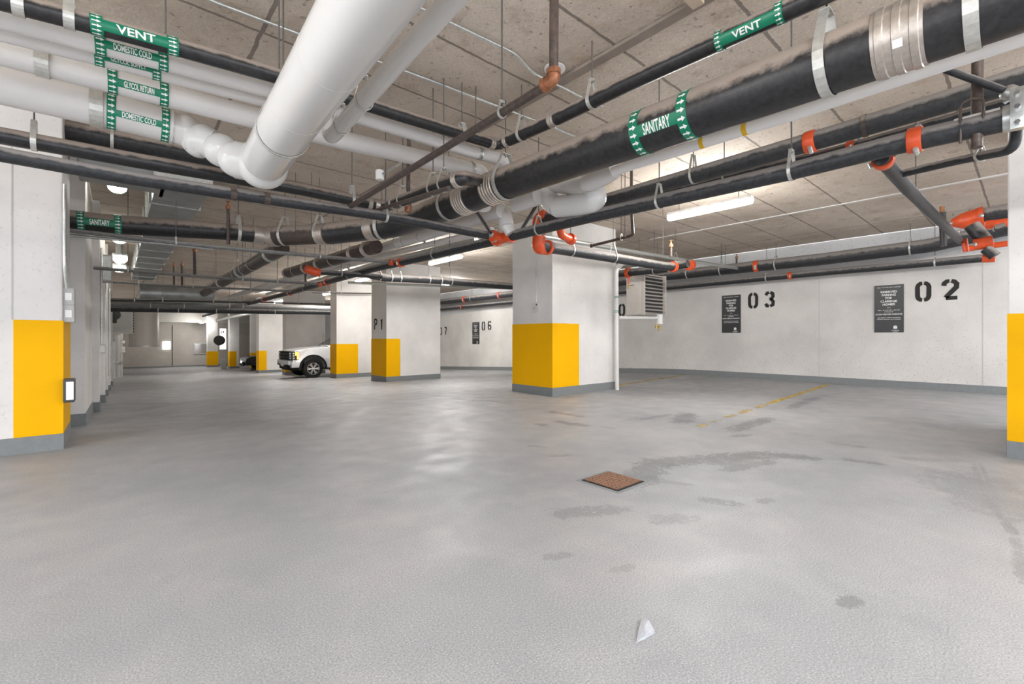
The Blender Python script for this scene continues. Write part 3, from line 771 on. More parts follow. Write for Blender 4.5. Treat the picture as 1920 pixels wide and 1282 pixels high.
# ---------------------------------------------------------------- big sanitary pipe
S = run('big dusty black sanitary pipe crossing the whole ceiling with green marker', 'pipe', [P(1600, 104, X=3.15), P(957, 340, X=3.15), P(752, 422, X=3.15), P(620, 438, X=2.55)], .169, 'black', .25, 'sanitary_pipe', 36, ext=(3.2, 0))
bm = B(); e = S.pts[-1]; e2 = P(505, 443, Y=8.2); tube(bm, [e, e2], .155, 28); new('pipe_run', bm, 'blackrust', S.root, True)
S2 = run('', '', [e2, P(440, 435, Y=8.2), P(190, 419, Y=8.2), P(120, 411, Y=8.2)], .13, 'black', .05, seg=28, ext=(0, 1.2), root=S.root)
bm = B(); tube(bm, [e, e+(e2-e)*.3], .1585, 28); 
bm.free()
marker(S, 1298, 1209, 'SANITARY', .5, .075, hgt=1.0, yoff=.12)
marker(S2, 221, 152, 'SANITARY', .7, .075, hgt=.8, yoff=.05)
band(S, 1690, .21, 'steelband', 1.035, 3); band(S, 930, .22, 'steelband', 1.05, 5); band(S, 876, .22, 'steelband', 1.05, 5)
band(S, 700, .16, 'steelband', 1.04, 3)
bm = B(); c, tt = at(S, 1694); nn = (CAM-c); nn = (nn-tt*nn.dot(tt)).normalized(); up = nn.cross(tt if tt.dot(RT) > 0 else -tt); ax = tt if tt.dot(RT) > 0 else -tt
pc = c + (nn*math.cos(.1)-up*math.sin(.1))*.183
slab(bm, [pc+ax*a*.02+up*b*.02 for a, b in ((-1, -1), (1, -1), (1, 1), (-1, 1))], .004, nn); new('paper_label', bm, 'white', S.root)
D = run('', '', [e, e2], .155, 'blackrust', root=S.root); C.objects.unlink(D.body); bpy.data.objects.remove(D.body)
for px in (640,): band(D, px, .14, 'steelband', 1.06, 4) if False else None
def band_free(root, c, t, r, w, name='coupling', mat='steelband', k=1.06, ridges=4):
    rn = Run(); rn.r = r; rn.root = root; c = Vector(c); rn.pts = [c-t.normalized()*.5, c+t.normalized()*.5]
    prof = [(-w/2, r*.9), (-w/2, r*k)]
    for i in range(ridges):
        a = -w/2 + w*(i+.5)/ridges; qd = w/ridges*.28; prof += [(a-qd, r*k), (a-qd*.8, r*(k+.035)), (a+qd*.8, r*(k+.035)), (a+qd, r*k)]
    prof += [(w/2, r*k), (w/2, r*.9)]; bm = B(); lathe(bm, c, t, prof, 28); return new(name, bm, mat, root, True, c)
for f in (.12, .93): band_free(S.root, e+(e2-e)*f, e2-e, .155, .15)
band(S2, 484, .15, 'steelband', 1.06, 4)
hangers(S, [1825, 1550, 948, 842, 716], 'big black sanitary pipe', .055, h=.14)
for i, px in enumerate((535, 600)):
    f = (proj(e)[0]-px)/(proj(e)[0]-proj(e2)[0]); hanger_at(e+(e2-e)*f, e2-e, .155, ('left' if i == 0 else 'right')+' hanger strap on the rusty slanting stretch of sanitary pipe', 'hangers on the big black sanitary pipe', .045, .14)
hangers(S2, [447], 'left cross stretch of the black sanitary pipe', .045, h=.13)

# second and third drain lines beyond
S3 = yrun('s3', 'black drain pipe branching away towards the far left beyond the sanitary pipe', 2.2, [(520, 470), (486, 489), (412, 532)], .13, 'blackrust', ext=(.3, 3), name='drain_pipe')
for px in (508, 452, 416): band(S3, px, .16, 'galv', 1.08, 3)
hangers(S3, [475, 460, 445, 405], 'far left branching drain pipe', .03, h=.2)
S4 = yrun('s4', 'short black drain pipe under the bend of the sanitary pipe', 3.4, [(705, 462), (640, 482), (540, 512)], .125, 'blackrust', ext=(0, 0), name='drain_pipe')
for px in (690, 664, 600, 575, 540): band(S4, px, .14, 'steelband', 1.08, 3)
hangers(S4, [625, 555], 'short black drain pipe under the bend', .03, h=.2)
# small drain pipe joining from the left
SD = run('slim black drain pipe at upper left turning back along the sanitary pipe', 'pipe', [P(0, 254, Y=5.3), P(240, 298, Y=5.3), P(560, 354, Y=5.3), P(722, 388, Y=5.3), P(868, 333, X=2.4), P(896, 338, X=3.0)], .066, 'black', .14, 'drain_pipe', 20, ext=(2.5, 0))
for px, w in ((692, 0), (708, 0), (740, 0)): band(SD, px, .05, 'steelband', 1.12, 2)
band(SD, 858, .06, 'steelband', 1.1, 3)
hangers(SD, [64, 660], 'slim black drain pipe at upper left', .035, h=.1)
for i, px in enumerate((755, 812, 832)):
    c, tt = at(SD, px, 0); hanger_at(c, tt, .066, ['left', 'middle', 'right'][i]+' hanger strap on the returning stretch of slim drain pipe', 'hangers on the slim drain return', .03, .1)

# ---------------------------------------------------------------- sprinkler mains and branches
JN = P(942, 447, X=4.05)
SPX = run('black sprinkler main entering from the left edge to the orange junction fitting', 'sprinkler pipe', [P(0, 289, Y=4.92), P(240, 333, Y=4.92), P(560, 382, Y=4.92), P(700, 402, Y=4.92), P(930, 444, Y=4.92)], .055, 'blackpaint', .05, 'sprinkler_pipe', 20, ext=(2.5, 0))
hangers(SPX, [723], 'black sprinkler main from the left', .03, h=.05)
for px in (437, 500): ring(SPX, px, .05, 1.07, 'brownpipe', name='threaded_coupling')
SPY = run('black sprinkler main running to the upper right corner', 'sprinkler pipe', [P(1915, 218, X=4.05), P(1700, 266, X=4.05), P(1480, 322, X=4.05), P(1103, 407, X=4.05), P(960, 442, X=4.05)], .069, 'blackpaint', .05, 'sprinkler_pipe', 24, ext=(2.0, 0))
groove(SPY, 1716, .075, 1.22, roll=1.2)
hangers(SPY, [1484, 1236, 1010], 'right sprinkler main', .025, h=.1)
SPF = run('black sprinkler main receding to the far left below the ceiling', 'sprinkler pipe', [P(925, 452, X=4.05), P(700, 504, X=4.05), P(554, 546, X=4.05), P(451, 573, X=4.05), P(400, 587, X=4.05)], .069, 'blackpaint', .05, 'sprinkler_pipe', 20, ext=(0, 4))
for px in (752, 614, 544, 496): groove(SPF, px, .09, 1.3)
hangers(SPF, [815, 655, 572, 440], 'receding sprinkler main', .025, h=.1)
# orange junction cross at the meeting of the mains
jr = wthing('grooved_tee_fitting', 'orange grooved junction fitting where the sprinkler mains meet', 'pipe fitting', JN)
jc = P(944, 446, X=4.05)
bm = B(); lathe(bm, jc+Vector((0, -.18, 0)), (0, 1, 0), [(0, .075), (.36, .075)], 20); tube(bm, [jc, jc+Vector((-.2, 0, 0))], .062, 18); new('tee_body', bm, 'orange', jr, True)
for v, n_, r_ in ((Vector((0, .15, 0)), Vector((0, 1, 0)), .092), (Vector((0, -.15, 0)), Vector((0, 1, 0)), .092), (Vector((-.17, 0, 0)), Vector((1, 0, 0)), .08)):
    bm = B(); lathe(bm, jc+v-n_*.035, n_, [(0, r_*.85), (.0, r_), (.07, r_), (.07, r_*.85)], 20); cpl = new('coupling', bm, 'orange', jr, True, jc+v)
    bm = B()
    for sg in (-1, 1): tube(bm, [jc+v+Vector((0, 0, sg*r_*.9))+n_.cross(UP)*.05, jc+v+Vector((0, 0, sg*r_*.9))-n_.cross(UP)*.05], .012, 8)
    new('bolt', bm, 'galv', jr)
# seismic braces and clamps at the junction
def brace(label, a, b, r=.02, mat='darkmetal', clamps=True):
    a, b = Vector(a), Vector(b); t = wthing('sway_brace', label, 'pipe brace', a, 'sway braces of the pipes')
    bm = B(); tube(bm, [a, b], r, 10); new('brace_pipe', bm, mat, t, True)
    if clamps:
        for c in (b,):
            bm = B(); d = (b-a).normalized(); lathe(bm, c-d*.07, d, [(0, .03), (.02, .045), (.05, .045), (.07, .03)], 10); tube(bm, [c-Vector((.06, 0, .02)), c+Vector((.06, 0, .02))], .014, 8); tube(bm, [c-Vector((0, .05, -.03)), c+Vector((0, .05, -.03))], .011, 8); new('brace_clamp', bm, 'galv', t, True)
brace('dark brace pipe left of the orange junction rising under the sanitary pipe', P(892, 394, Y=4.6), P(924, 442, Y=4.85), .02)
brace('dark brace pipe right of the orange junction rising to the right', P(1010, 378, X=4.15), P(972, 440, X=4.05), .022)
brace('black diagonal brace pipe at the top right corner', P(1768, 128, X=3.9), P(1905, 178, X=4.1), .022, 'blackpaint')
# strut bracket with U-bolt, upper right
c, tt = at(SPY, 1832); t = wthing('strut_bracket', 'pale steel strut hanging on the right sprinkler main with a U-bolt', 'pipe bracket', c)
bm = B(); tube(bm, [c+Vector((.1, .0, .95)), c+Vector((.0, 0, .12)), c+Vector((-.02, 0, -.14))], .028, 12, .1); new('strut_pipe', bm, 'brownpipe', t, True)
bm = B(); box(bm, c+Vector((-.05, -.10, -.02)), c+Vector((.05, .10, .012)), .004); box(bm, c+Vector((-.05, -.10, .05)), c+Vector((.05, .10, .065)), .004); new('clamp_plate', bm, 'beige', t)
bm = B(); tube(bm, [c+Vector((-.06, -.03, -.02)), c+Vector((-.06, -.03, .14)), c+Vector((-.06, .03, .16)), c+Vector((-.06, .07, .14)), c+Vector((-.06, .07, -.1))], .008, 8, .04); new('u_bolt', bm, 'brownpipe', t, True)
c = P(1908, 218, X=4.05); t = wthing('pipe_clamp', 'shiny steel clamp on the sprinkler main at the right edge', 'pipe clamp', c)
bm = B(); lathe(bm, c+Vector((0, -.06, 0)), (0, 1, 0), [(0, .078), (.05, .082), (.12, .078)], 20); box(bm, c+Vector((-.1, -.03, -.1)), c+Vector((-.07, .03, .14)), .006); new('clamp_body', bm, 'galv', t, True)
for z in (-.07, .02, .1):
    bm = B(); lathe(bm, c+Vector((-.13, 0, z)), (1, 0, 0), [(0, .014), (.03, .016)], 6); new('clamp_bolt', bm, 'chrome', t)
brace('short steel brace rising from the clamp at the right edge', P(1895, 190, X=4.0), P(1915, 170, X=4.0)+Vector((0, -.3, .2)), .03, 'galv', False) if False else None

# large black storm pipes behind the white pipe
SA = yrun('sa', 'large black storm pipe behind the white square-looking pipe', 4.81, [(1776, 190), (1520, 266), (1240, 346), (1080, 392)], .086, 'blackpaint', name='storm_pipe', ext=(3, 0), more=[P(1012, 412, X=4.81)])
groove(SA, 1520, .09, 1.16, roll=1.0); ring(SA, 1622, .03, 1.1, 'blackrust', name='weld_collar')
for p_ in (1420, 1188): pass
SB = yrun('sb', 'slimmer black pipe running beside the large storm pipe', 5.1, [(1900, 190), (1595, 275), (1240, 364), (1130, 392)], .04, 'blackpaint', name='sprinkler_pipe', ext=(2, 0))
groove(SB, 1595, .06, 1.3)
hangers(SA, [1300], 'large black storm pipe', .025, h=.14)
hangers(SB, [1358], 'slimmer black pipe beside the storm pipe', .02, h=.1)
# red elbows down into cross pipe passing right above the column
EL = run('black cross pipe leaving the red elbow above the large white column', 'pipe', [P(1012, 412, X=4.81)+Vector((0, .0, .02)), P(1010, 462, X=4.81), P(1050, 467, Y=5.0), P(1100, 475, Y=5.0), P(1245, 499, Y=5.0), P(1262, 500, Y=5.0)], .088, 'blackpaint', .12, 'storm_pipe', 24)
bm = B(); e0 = EL.pts[0]; tube(bm, [e0+Vector((0, -.18, .02)), e0+Vector((0, .02, 0)), P(1011, 440, X=4.81)], .1, 22, .12); new('red_elbow', bm, 'orange', EL.root, True)
bm = B(); tube(bm, [P(1011, 442, X=4.81), P(1009, 464, X=4.81), P(1024, 466, Y=5.0)], .1, 22, .12); new('red_elbow', bm, 'orange', EL.root, True)
groove(EL, 1026, .06, 1.28); groove(EL, 1262, .09, 1.3, roll=.8)
hangers(EL, [1070, 1150], 'black cross pipe above the large column', .02, h=.16)
bm = B(); tube(bm, [P(1054, 402, X=5.0), P(1050, 425, X=5.0), P(1052, 440, X=5.0), P(1070, 449, X=5.3)], .06, 18, .1); rx = wthing('grooved_elbow', 'small red elbow right of the large red elbow', 'pipe fitting', P(1054, 430, X=5.0)); new('elbow_body', bm, 'orange', rx, True)
bm = B(); lathe(bm, P(1070, 448, X=5.3), (1, .2, -.1), [(-.03, .085), (.04, .085)], 16); new('coupling', bm, 'orange', rx, True)
# long silver-lit branch above it to the wall
BR = run('grey branch pipe running from the main to the far wall pipes', 'sprinkler pipe', [P(1005, 441, Y=5.5), P(1200, 474, Y=5.5), P(1383, 503, Y=5.5)], .042, 'galv', .05, 'sprinkler_pipe', 16)
groove(BR, 1384, .07, 1.35); hangers(BR, [1267, 1353], 'grey branch pipe', .018, h=.1)
BR2 = run('black riser pipe with an upright bend above the branch pipe', 'sprinkler pipe', [P(1108, 461, X=5.7), P(1180, 443, X=5.7), P(1187, 440, X=5.7), P(1184, 395, X=5.7), Vector((P(1184, 395, X=5.7).x, P(1184, 395, X=5.7).y, 3.75))], .022, 'brownpipe', .06, 'sprinkler_pipe', 12)
hangers(BR2, [1165], 'black riser pipe', .015, h=.04)
ring(BR2, 1110, .04, 1.4, 'brownpipe', name='threaded_coupling')

# white slim pipe below the big sanitary pipe
WS = yrun('ws', 'straight white pipe hugging the underside of the big sanitary pipe', 3.64, [(1900, 75), (1500, 209), (1180, 311), (1150, 322)], .047, 'whitepipe', name='insulated_pipe', ext=(2, 0), seg=20)
for px in (1318, 1398): ring(WS, px, .035, 1.03, 'yellowtape', name='yellow_marker')
# pale insulated fittings in the centre
IN = wthing('insulated_fittings', 'cluster of pale bulging insulated elbows under the big sanitary pipe', 'insulated pipe fitting', P(1080, 365, X=3.9))
def fat(pts, r, R=.1, nm='elbow_jacket', X=3.9):
    bm = B(); tube(bm, [P(x, y, X=X) for x, y in pts], r, 24, R); new(nm, bm, 'jacket', IN, True)
fat([(1152, 318), (1128, 333), (1108, 342), (1098, 343)], .09, .1, X=3.75)
fat([(1040, 340), (1080, 346), (1112, 352), (1118, 376), (1088, 383), (1045, 388)], .125, .14, X=3.95)
fat([(1045, 388), (1030, 378), (1028, 362), (1005, 352)], .115, .1, X=3.95)
fat([(1010, 368), (985, 378), (966, 383)], .10, .06, X=3.8)
fat([(925, 384), (945, 398), (950, 425)], .10, .1, X=3.9)
for (x, y) in ((1112, 340), (1118, 346), (1050, 384), (1042, 378)):
    pass
bm = B(); tube(bm, [P(948, 420, X=3.9), P(958, 437, X=3.95)], .075, 20); new('pipe_end', bm, 'jacket', IN, True)
# white pipes receding below the sanitary pipe
W6 = yrun('w6', 'white jacketed pipe receding left under the big sanitary pipe', 3.8, [(940, 396), (905, 407), (700, 470), (560, 517), (460, 548)], .09, 'jacket_matte', name='insulated_pipe', ext=(0, 8))
for px in (790, 760): ring(W6, px, .03, 1.03, 'galv', name='vapour_band')
W7 = yrun('w7', 'slim white pipe receding left beside the fatter white pipe', 4.2, [(900, 437), (720, 478), (560, 525), (480, 547)], .055, 'jacket_matte', name='insulated_pipe', ext=(.3, 0))
W8 = yrun('w8', 'grey pipe receding left nearest the bay lights', 4.6, [(880, 452), (720, 490), (560, 535), (500, 551)], .045, 'galv', name='conduit_pipe', ext=(.2, 0))
hangers(W6, [745, 680, 610, 540], 'receding fat white pipe', .03, h=.08)
hangers(W7, [700, 590], 'receding slim white pipe', .02, h=.08)

# rusty sprinkler drop with copper elbow
RD = run('brown sprinkler pipe dropping from the top with copper coloured elbow', 'sprinkler pipe', [P(1039, 0, X=1.92)+Vector((0, 0, .6)), P(1039, 0, X=1.92), P(1038, 152, X=1.92), P(655, 388, X=1.92)], .027, 'brownpipe', .03, 'sprinkler_pipe', 16)
c = P(1038, 150, X=1.92); bm = B(); tube(bm, [c+UP*.05, c, c+Vector((0, .07, 0))], .036, 16, .04); lathe(bm, c+UP*.03, UP, [(0, .042), (.03, .042)], 16); lathe(bm, c+Vector((0, .05, 0)), (0, 1, 0), [(0, .042), (.03, .042)], 16); new('copper_elbow', bm, 'copper', RD.root, True)
hangers(RD, [941], 'brown sprinkler pipe with copper elbow', .02, h=.05)
RB = run('thin brown pipe climbing from an orange fitting below the drain', 'sprinkler pipe', [P(766, 308, X=2.6), P(765, 388, X=2.6)], .024, 'brownpipe', .03, 'sprinkler_pipe', 12, ext=(.45, 0))
bm = B(); c = P(765, 390, X=2.6); lathe(bm, c+Vector((0, 0, -.05)), UP, [(0, .03), (.02, .04), (.09, .04), (.1, .03)], 12); new('orange_fitting', bm, 'copper', RB.root, True)
RC = run('thin grey-brown pipe running up right beside the drain', 'sprinkler pipe', [P(690, 399, X=2.3), P(842, 352, X=2.3)], .02, 'brownpipe', .03, 'sprinkler_pipe', 12)

# cross branches on the left (thin pipes running to the right)
def xthin(label, Y, pts, r, mat='brownpipe', ext=(1.5, 0), cat='sprinkler pipe'):
    return run(label, cat, [P(x, y, Y=Y) for x, y in pts], r, mat, .05, 'sprinkler_pipe', 12, ext)
T1 = xthin('slim grey pipe crossing just under the left sanitary pipe', 8.05, [(130, 432), (400, 463), (560, 477), (735, 492)], .03, 'greypipe', (.8, 0))
groove(T1, 733, .08, 1.9)
DG = xthin('dark grey pipe passing beneath the fat white pipe at the left', 7.2, [(120, 243), (330, 284), (430, 303)], .115, 'black', (0, 0), 'pipe')
T1b = xthin('steel conduit crossing directly below the left sanitary pipe', 8.4, [(130, 441), (330, 459), (400, 467)], .022, 'galv', (.6, 0))
T2 = xthin('second thin cross pipe farther down the aisle', 11.0, [(175, 502), (400, 520), (560, 530), (600, 533)], .03, 'greypipe', (0, 0))
groove(T2, 601, .08, 1.9)
T3 = xthin('third thin cross pipe farther down the aisle', 14.5, [(188, 527), (330, 536), (545, 546)], .03, 'greypipe', (0, 0))
T4 = xthin('fourth thin cross pipe, pale, far down the aisle', 19.0, [(205, 562), (330, 563), (470, 566)], .05, 'blackpaint', (0, 0))
T5 = xthin('thick grey cross pipe far down the aisle', 21.0, [(205, 571), (350, 572), (440, 573), (620, 578)], .11, 'greypipe', (0, 0), 'pipe')
T6 = xthin('thick black cross pipe lowest of the far group', 21.6, [(205, 578), (420, 582), (530, 584), (620, 585)], .12, 'blackpaint', (0, 0), 'pipe')
hangers(T2, [240, 455, 520], 'second thin cross pipe', .02, h=.05); hangers(T3, [260, 362, 470], 'third thin cross pipe', .02, h=.05)
hangers(T4, [252, 305, 400], 'fourth thin cross pipe', .03, h=.05); hangers(T5, [282, 345, 430, 455], 'thick grey far cross pipe', .03, h=.08); hangers(T6, [296, 334, 405, 515], 'thick black far cross pipe', .03, h=.08)
T7 = xthin('pale slanting pipe near the far narrow columns', 30.0, [(405, 601), (430, 595), (500, 581)], .09, 'galv', (0, 0), 'pipe')
# storm pipe group behind the third column
U1 = xthin('dark cross pipe crossing above the P1 column', 12.6, [(700, 516), (720, 520), (800, 524), (900, 532), (961, 537)], .12, 'blackpaint', (.5, .8), 'pipe')
hangers(U1, [712, 733, 750, 804, 826, 845], 'dark cross pipe above the P1 column', .03, h=.08)
U2 = xthin('pale slim cross pipe touching the top of the P1 column', 13.2, [(690, 531), (850, 537), (961, 541)], .04, 'galv', (.6, .8), 'pipe')
U3 = xthin('black pipe crossing behind the top of the P1 column', 9.6, [(590, 510), (660, 514), (715, 519)], .05, 'blackpaint', (0, 0), 'pipe')
bm = B(); c = P(584, 508, Y=9.6); tube(bm, [c+Vector((-.12, 0, .05)), c+Vector((.0, 0, 0)), c+Vector((.16, 0, -.02))], .085, 16, .05); new('orange_elbow', bm, 'orange', U3.root, True)
U4 = xthin('thin pipe crossing at the top of the third column', 18.4, [(585, 548), (697, 550)], .03, 'blackpaint', (0, .3))
U5 = xthin('thin pipe crossing at the top of the fourth column', 25.6, [(480, 566), (610, 570)], .04, 'blackpaint', (0, .3))
hangers(T1b, [240], 'steel conduit below the left sanitary pipe', .02, h=.05); hangers(DG, [210], 'dark grey pipe beneath the fat white pipe', .03)
hangers(T1, [330, 600], 'slim grey cross pipe', .02, h=.05); hangers(T7, [450], 'pale slanting far pipe', .03, h=.05); hangers(U3, [640], 'black pipe behind the orange elbow', .02, h=.05)
hangers(U4, [640], 'thin pipe at the third column', .02, h=.05); hangers(U5, [560], 'thin pipe at the fourth column', .02, h=.05); hangers(W8, [600], 'grey receding pipe', .02, h=.05)
# pipes along the right wall
WU = yrun('wu', 'dusty upper black pipe running along the right wall', 13.4, [(1870, 432), (1745, 460), (1540, 486), (1250, 517), (1165, 528), (826, 566)], .15, 'blackpaint', ext=(3, 9), name='wall_pipe')
WL = yrun('wl', 'lower black pipe running along the right wall', 13.75, [(1842, 484), (1540, 511), (1250, 539), (1165, 547), (826, 579)], .085, 'blackpaint', ext=(0, 9), name='wall_pipe')
groove(WU, 1419, .12, 1.08); groove(WL, 1482, .1, 1.2); groove(WU, 938, .14, 1.1); groove(WL, 866, .1, 1.25)
groove(WU, 872, .14, 1.15)
hangers(WU, [1707, 1455, 1290, 1352, 885], 'upper wall pipe', .03, h=.08)
hangers(WL, [1753, 1437, 1150], 'lower wall pipe', .03, h=.05)
# pipe down from behind the white downpipe to the heater area
UH = yrun('uh', 'black pipe between white downpipe and heater top', 9.6, [(1290, 494), (1240, 505), (1172, 512)], .09, 'blackpaint', ext=(0, .3), name='storm_pipe')
hangers(UH, [1227], 'black pipe above the unit heater', .02, h=.1)
bm = B(); c, tt = at(UH, 1178); lathe(bm, c, tt, [(-.04, .125), (.04, .125)], 20); tube(bm, [c+Vector((0, 0, -.1)), c+Vector((0, 0, -.28))], .02, 10); new('drain_valve', bm, 'orange', UH.root, True)
bm = B(); cv = c+Vector((0, 0, -.28)); tube(bm, [cv, cv+Vector((0, 0, -.12))], .018, 8); tube(bm, [cv+Vector((0, 0, -.05)), cv+Vector((.1, -.1, -.02))], .01, 6); new('brass_tap', bm, 'brass', UH.root, True)
bm = B(); c = P(1294, 497, Y=5.5); lathe(bm, c, (1, 0, 0), [(-.05, .13), (.05, .13)], 20)
t = wthing('grooved_coupling', 'red coupling ring at the end of the grey branch above the heater', 'pipe fitting', c); new('ring', bm, 'orange', t, True)
# slanting branch from main towards the valve cluster
VC = run('long slanting black branch pipe reaching the orange valve cluster', 'sprinkler pipe', [P(1652, 296, X=4.2), P(1700, 352, Y=.72), P(1800, 452, X=10.6)], .05, 'blackpaint', .02, 'sprinkler_pipe', 18)
groove(VC, 1656, .07, 1.35)
VB = run('thin black pipe from the corner elbow to the slanting branch', 'sprinkler pipe', [P(1907, 228, X=4.3), P(1903, 280, X=4.3), P(1800, 300, X=4.6), P(1690, 326, X=4.75)], .03, 'blackpaint', .1, 'sprinkler_pipe', 14)
hangers(VB, [1838], 'thin black corner pipe', .02, h=.03)
# valve cluster near the right column
Xc = 11.0
vt = wthing('valve_cluster', 'cluster of bright orange tees and couplings left of the right edge column', 'pipe fitting', P(1820, 440, X=Xc))
def vtube(name, pts, r, mat, R=.1, X=Xc):
    bm = B(); tube(bm, [P(p[0], p[1], X=(p[2] if len(p) > 2 else X)) for p in pts], r, 20, R); return new(name, bm, mat, vt, True)
vtube('orange_tee', [(1781, 419), (1786, 418), (1802, 415), (1818, 412), (1838, 407)], [.03, .07, .13, .155, .16], 'orange', 0)
vtube('coupling_ring', [(1834, 408), (1845, 406)], .17, 'orange')
vtube('black_stub', [(1840, 404), (1910, 394)], .12, 'blackpaint')
vtube('orange_tee', [(1848, 422), (1900, 416)], .07, 'orange', X=10.6)
vtube('black_stub', [(1822, 422), (1845, 450)], .10, 'blackpaint', X=10.4)
vtube('orange_elbow', [(1826, 459), (1862, 452)], .09, 'orange', X=10.3)
vtube('black_stub', [(1848, 466), (1866, 480)], .075, 'blackpaint', X=10.3)
vtube('orange_elbow', [(1842, 484), (1866, 483)], .07, 'orange', X=10.4)
vtube('orange_branch', [(1808, 448), (1812, 472)], .04, 'orange', X=10.5)
vtube('orange_branch', [(1815, 466), (1900, 455)], .05, 'orange', X=11.4)
vtube('black_stub', [(1868, 434), (1888, 428)], .10, 'blackpaint', X=10.2)
vtube('shut_off_valve', [(1766, 387), (1767, 400)], .035, 'copper', X=11.5)
vtube('black_stub', [(1767, 398), (1769, 462)], .05, 'darkmetal', X=11.5)
for p_, nm in (((1782, 419), 'bolt'), ((1840, 404), 'bolt'), ((1797, 434), 'bolt'), ((1829, 458), 'bolt'), ((1864, 430), 'bolt')):
    bm = B(); ball(bm, P(*p_, X=10.2), .03, seg=8); new(nm, bm, 'chrome', vt)

# ---------------------------------------------------------------- conduits on the soffit
def conduit(label, pts, r=.013, Z=3.71, mat='galv'):
    return run(label, 'conduit', [P(x, y, Z=Z) for x, y in pts], r, mat, .1, 'electrical_conduit', 10)
conduit('thin steel conduit on the ceiling left of the very large white pipe', [(380, -6), (400, 3), (567, 66), (600, 80)])
conduit('steel conduit bending behind the round ceiling disc', [(770, 6), (840, 40), (967, 101), (1000, 138), (1042, 158), (1100, 187), (1130, 200)])
conduit('steel conduit emerging right of the very large white pipe lower down', [(690, 108), (800, 148), (936, 200), (1004, 226)])
conduit('short steel conduit right of the black vent pipe', [(1040, 240), (1078, 256), (1120, 272)])
c = P(1040, 128, Z=3.74); t = wthing('ceiling_disc', 'round white disc on the ceiling behind the brown drop pipe', 'cover plate', c)
bm = B(); lathe(bm, c, (0, 0, -1), [(0, .10), (.012, .10), (.02, .085)], 28); new('disc', bm, 'jacket_matte', t, True)
c = P(712, 330, Z=3.6); t = wthing('junction_can', 'small white round junction can on the ceiling left of the brown pipe', 'junction box', c)
bm = B(); lathe(bm, c, UP, [(-.06, .05), (-.05, .06), (.08, .06)], 16); new('can', bm, 'white', t, True)
bm = B(); tube(bm, [P(718, 326, Z=c.z), P(756, 301, Z=c.z)], .016, 10); new('conduit_stub', bm, 'galv', t, True)
c = P(1300, -4, Z=3.7); t = wthing('timber_offcut', 'pale timber offcut stuck to the ceiling at the top edge', 'timber', c)
bm = B(); box(bm, c+Vector((-.09, -.04, -.02)), c+Vector((.09, .05, .05)), .004); new('board', bm, 'brownwood', t)
# loose threaded rods in the soffit
for i, (x, y0, y1, d) in enumerate(((310, 18, 62, 2.9), (523, 50, 130, 3.4), (1447, 351, 364, 8), (1717, 285, 358, 5.2), (1818, 354, 396, 9), (1848, 368, 400, 9.5), (1869, 360, 395, 9.3), (1787, 380, 405, 9.3),
                               (1360, 432, 500, 12.5), (1243, 437, 478, 9), (843, 440, 500, 7.5), (1172, 405, 445, 6.5), (584, 414, 430, 7), (554, 418, 432, 7), (1300, 302, 345, 5), (892, 205, 245, 4.6))):
    pt = P(x, y1, D=d); bm = B(); tube(bm, [pt, Vector((pt.x, pt.y, cz(pt.y)))], .006, 6)
    tag(new('threaded_rod', bm, 'rod', None, False, pt), ORD[i] + ' of the spare threaded rods' if False else 'bare threaded rod hanging from the ceiling ' + ['above the white bank at the left edge', 'left of the very large white pipe', 'right of the large lit tube', 'below the red coupling on the right main', 'left above the orange cluster', 'over the middle of the orange cluster', 'right above the orange cluster', 'just left of the orange tee',
        'near the wall above sign 03', 'above the unit heater', 'left of the large column lamp', 'below the right sprinkler main', 'above the rusty slanting pipe at right', 'above the rusty slanting pipe at left', 'behind the white pipe with yellow bands', 'beside the vent pipe end'][i], 'rod', 'spare threaded rods')
# upright sprinkler heads on the thin branches
for i, (x, y0, y1, Yd, lb) in enumerate(((428, 392, 458, 8.05, 'rusty upright sprinkler on the cross pipe left of the coupling'), (796, 436, 478, 9.5, 'dark upright sprinkler left of the bay lamp'), (365, 472, 518, 11.0, 'upright sprinkler on the second cross pipe'),
                                     (326, 500, 536, 14.5, 'left upright sprinkler on the third cross pipe'), (341, 498, 536, 14.5, 'right upright sprinkler on the third cross pipe'), (1258, 463, 482, 8.2, 'bright upright sprinkler on the grey branch'), (1381, 484, 502, 13.2, 'dark upright sprinkler at the wall end of the grey branch'),
                                     (573, 507, 536, 11.5, 'black upright sprinkler below the orange elbow'), (653, 488, 505, 15, 'dark upright sprinkler above the third column'))):
    a, b = P(x, y1, Y=Yd) if x < 1000 else P(x, y1, D=Yd), P(x, y0, Y=Yd) if x < 1000 else P(x, y0, D=Yd)
    t = wthing('upright_sprinkler', lb, 'sprinkler', a, 'upright sprinkler heads')
    bm = B(); tube(bm, [a, b], .025, 10); new('sprig_pipe', bm, 'brownpipe', t, True)
    bm = B(); lathe(bm, b, UP, [(0, .038), (.05, .038), (.06, .015), (.11, .012), (.112, .035), (.118, .035)], 12); new('head', bm, 'copper', t, True)

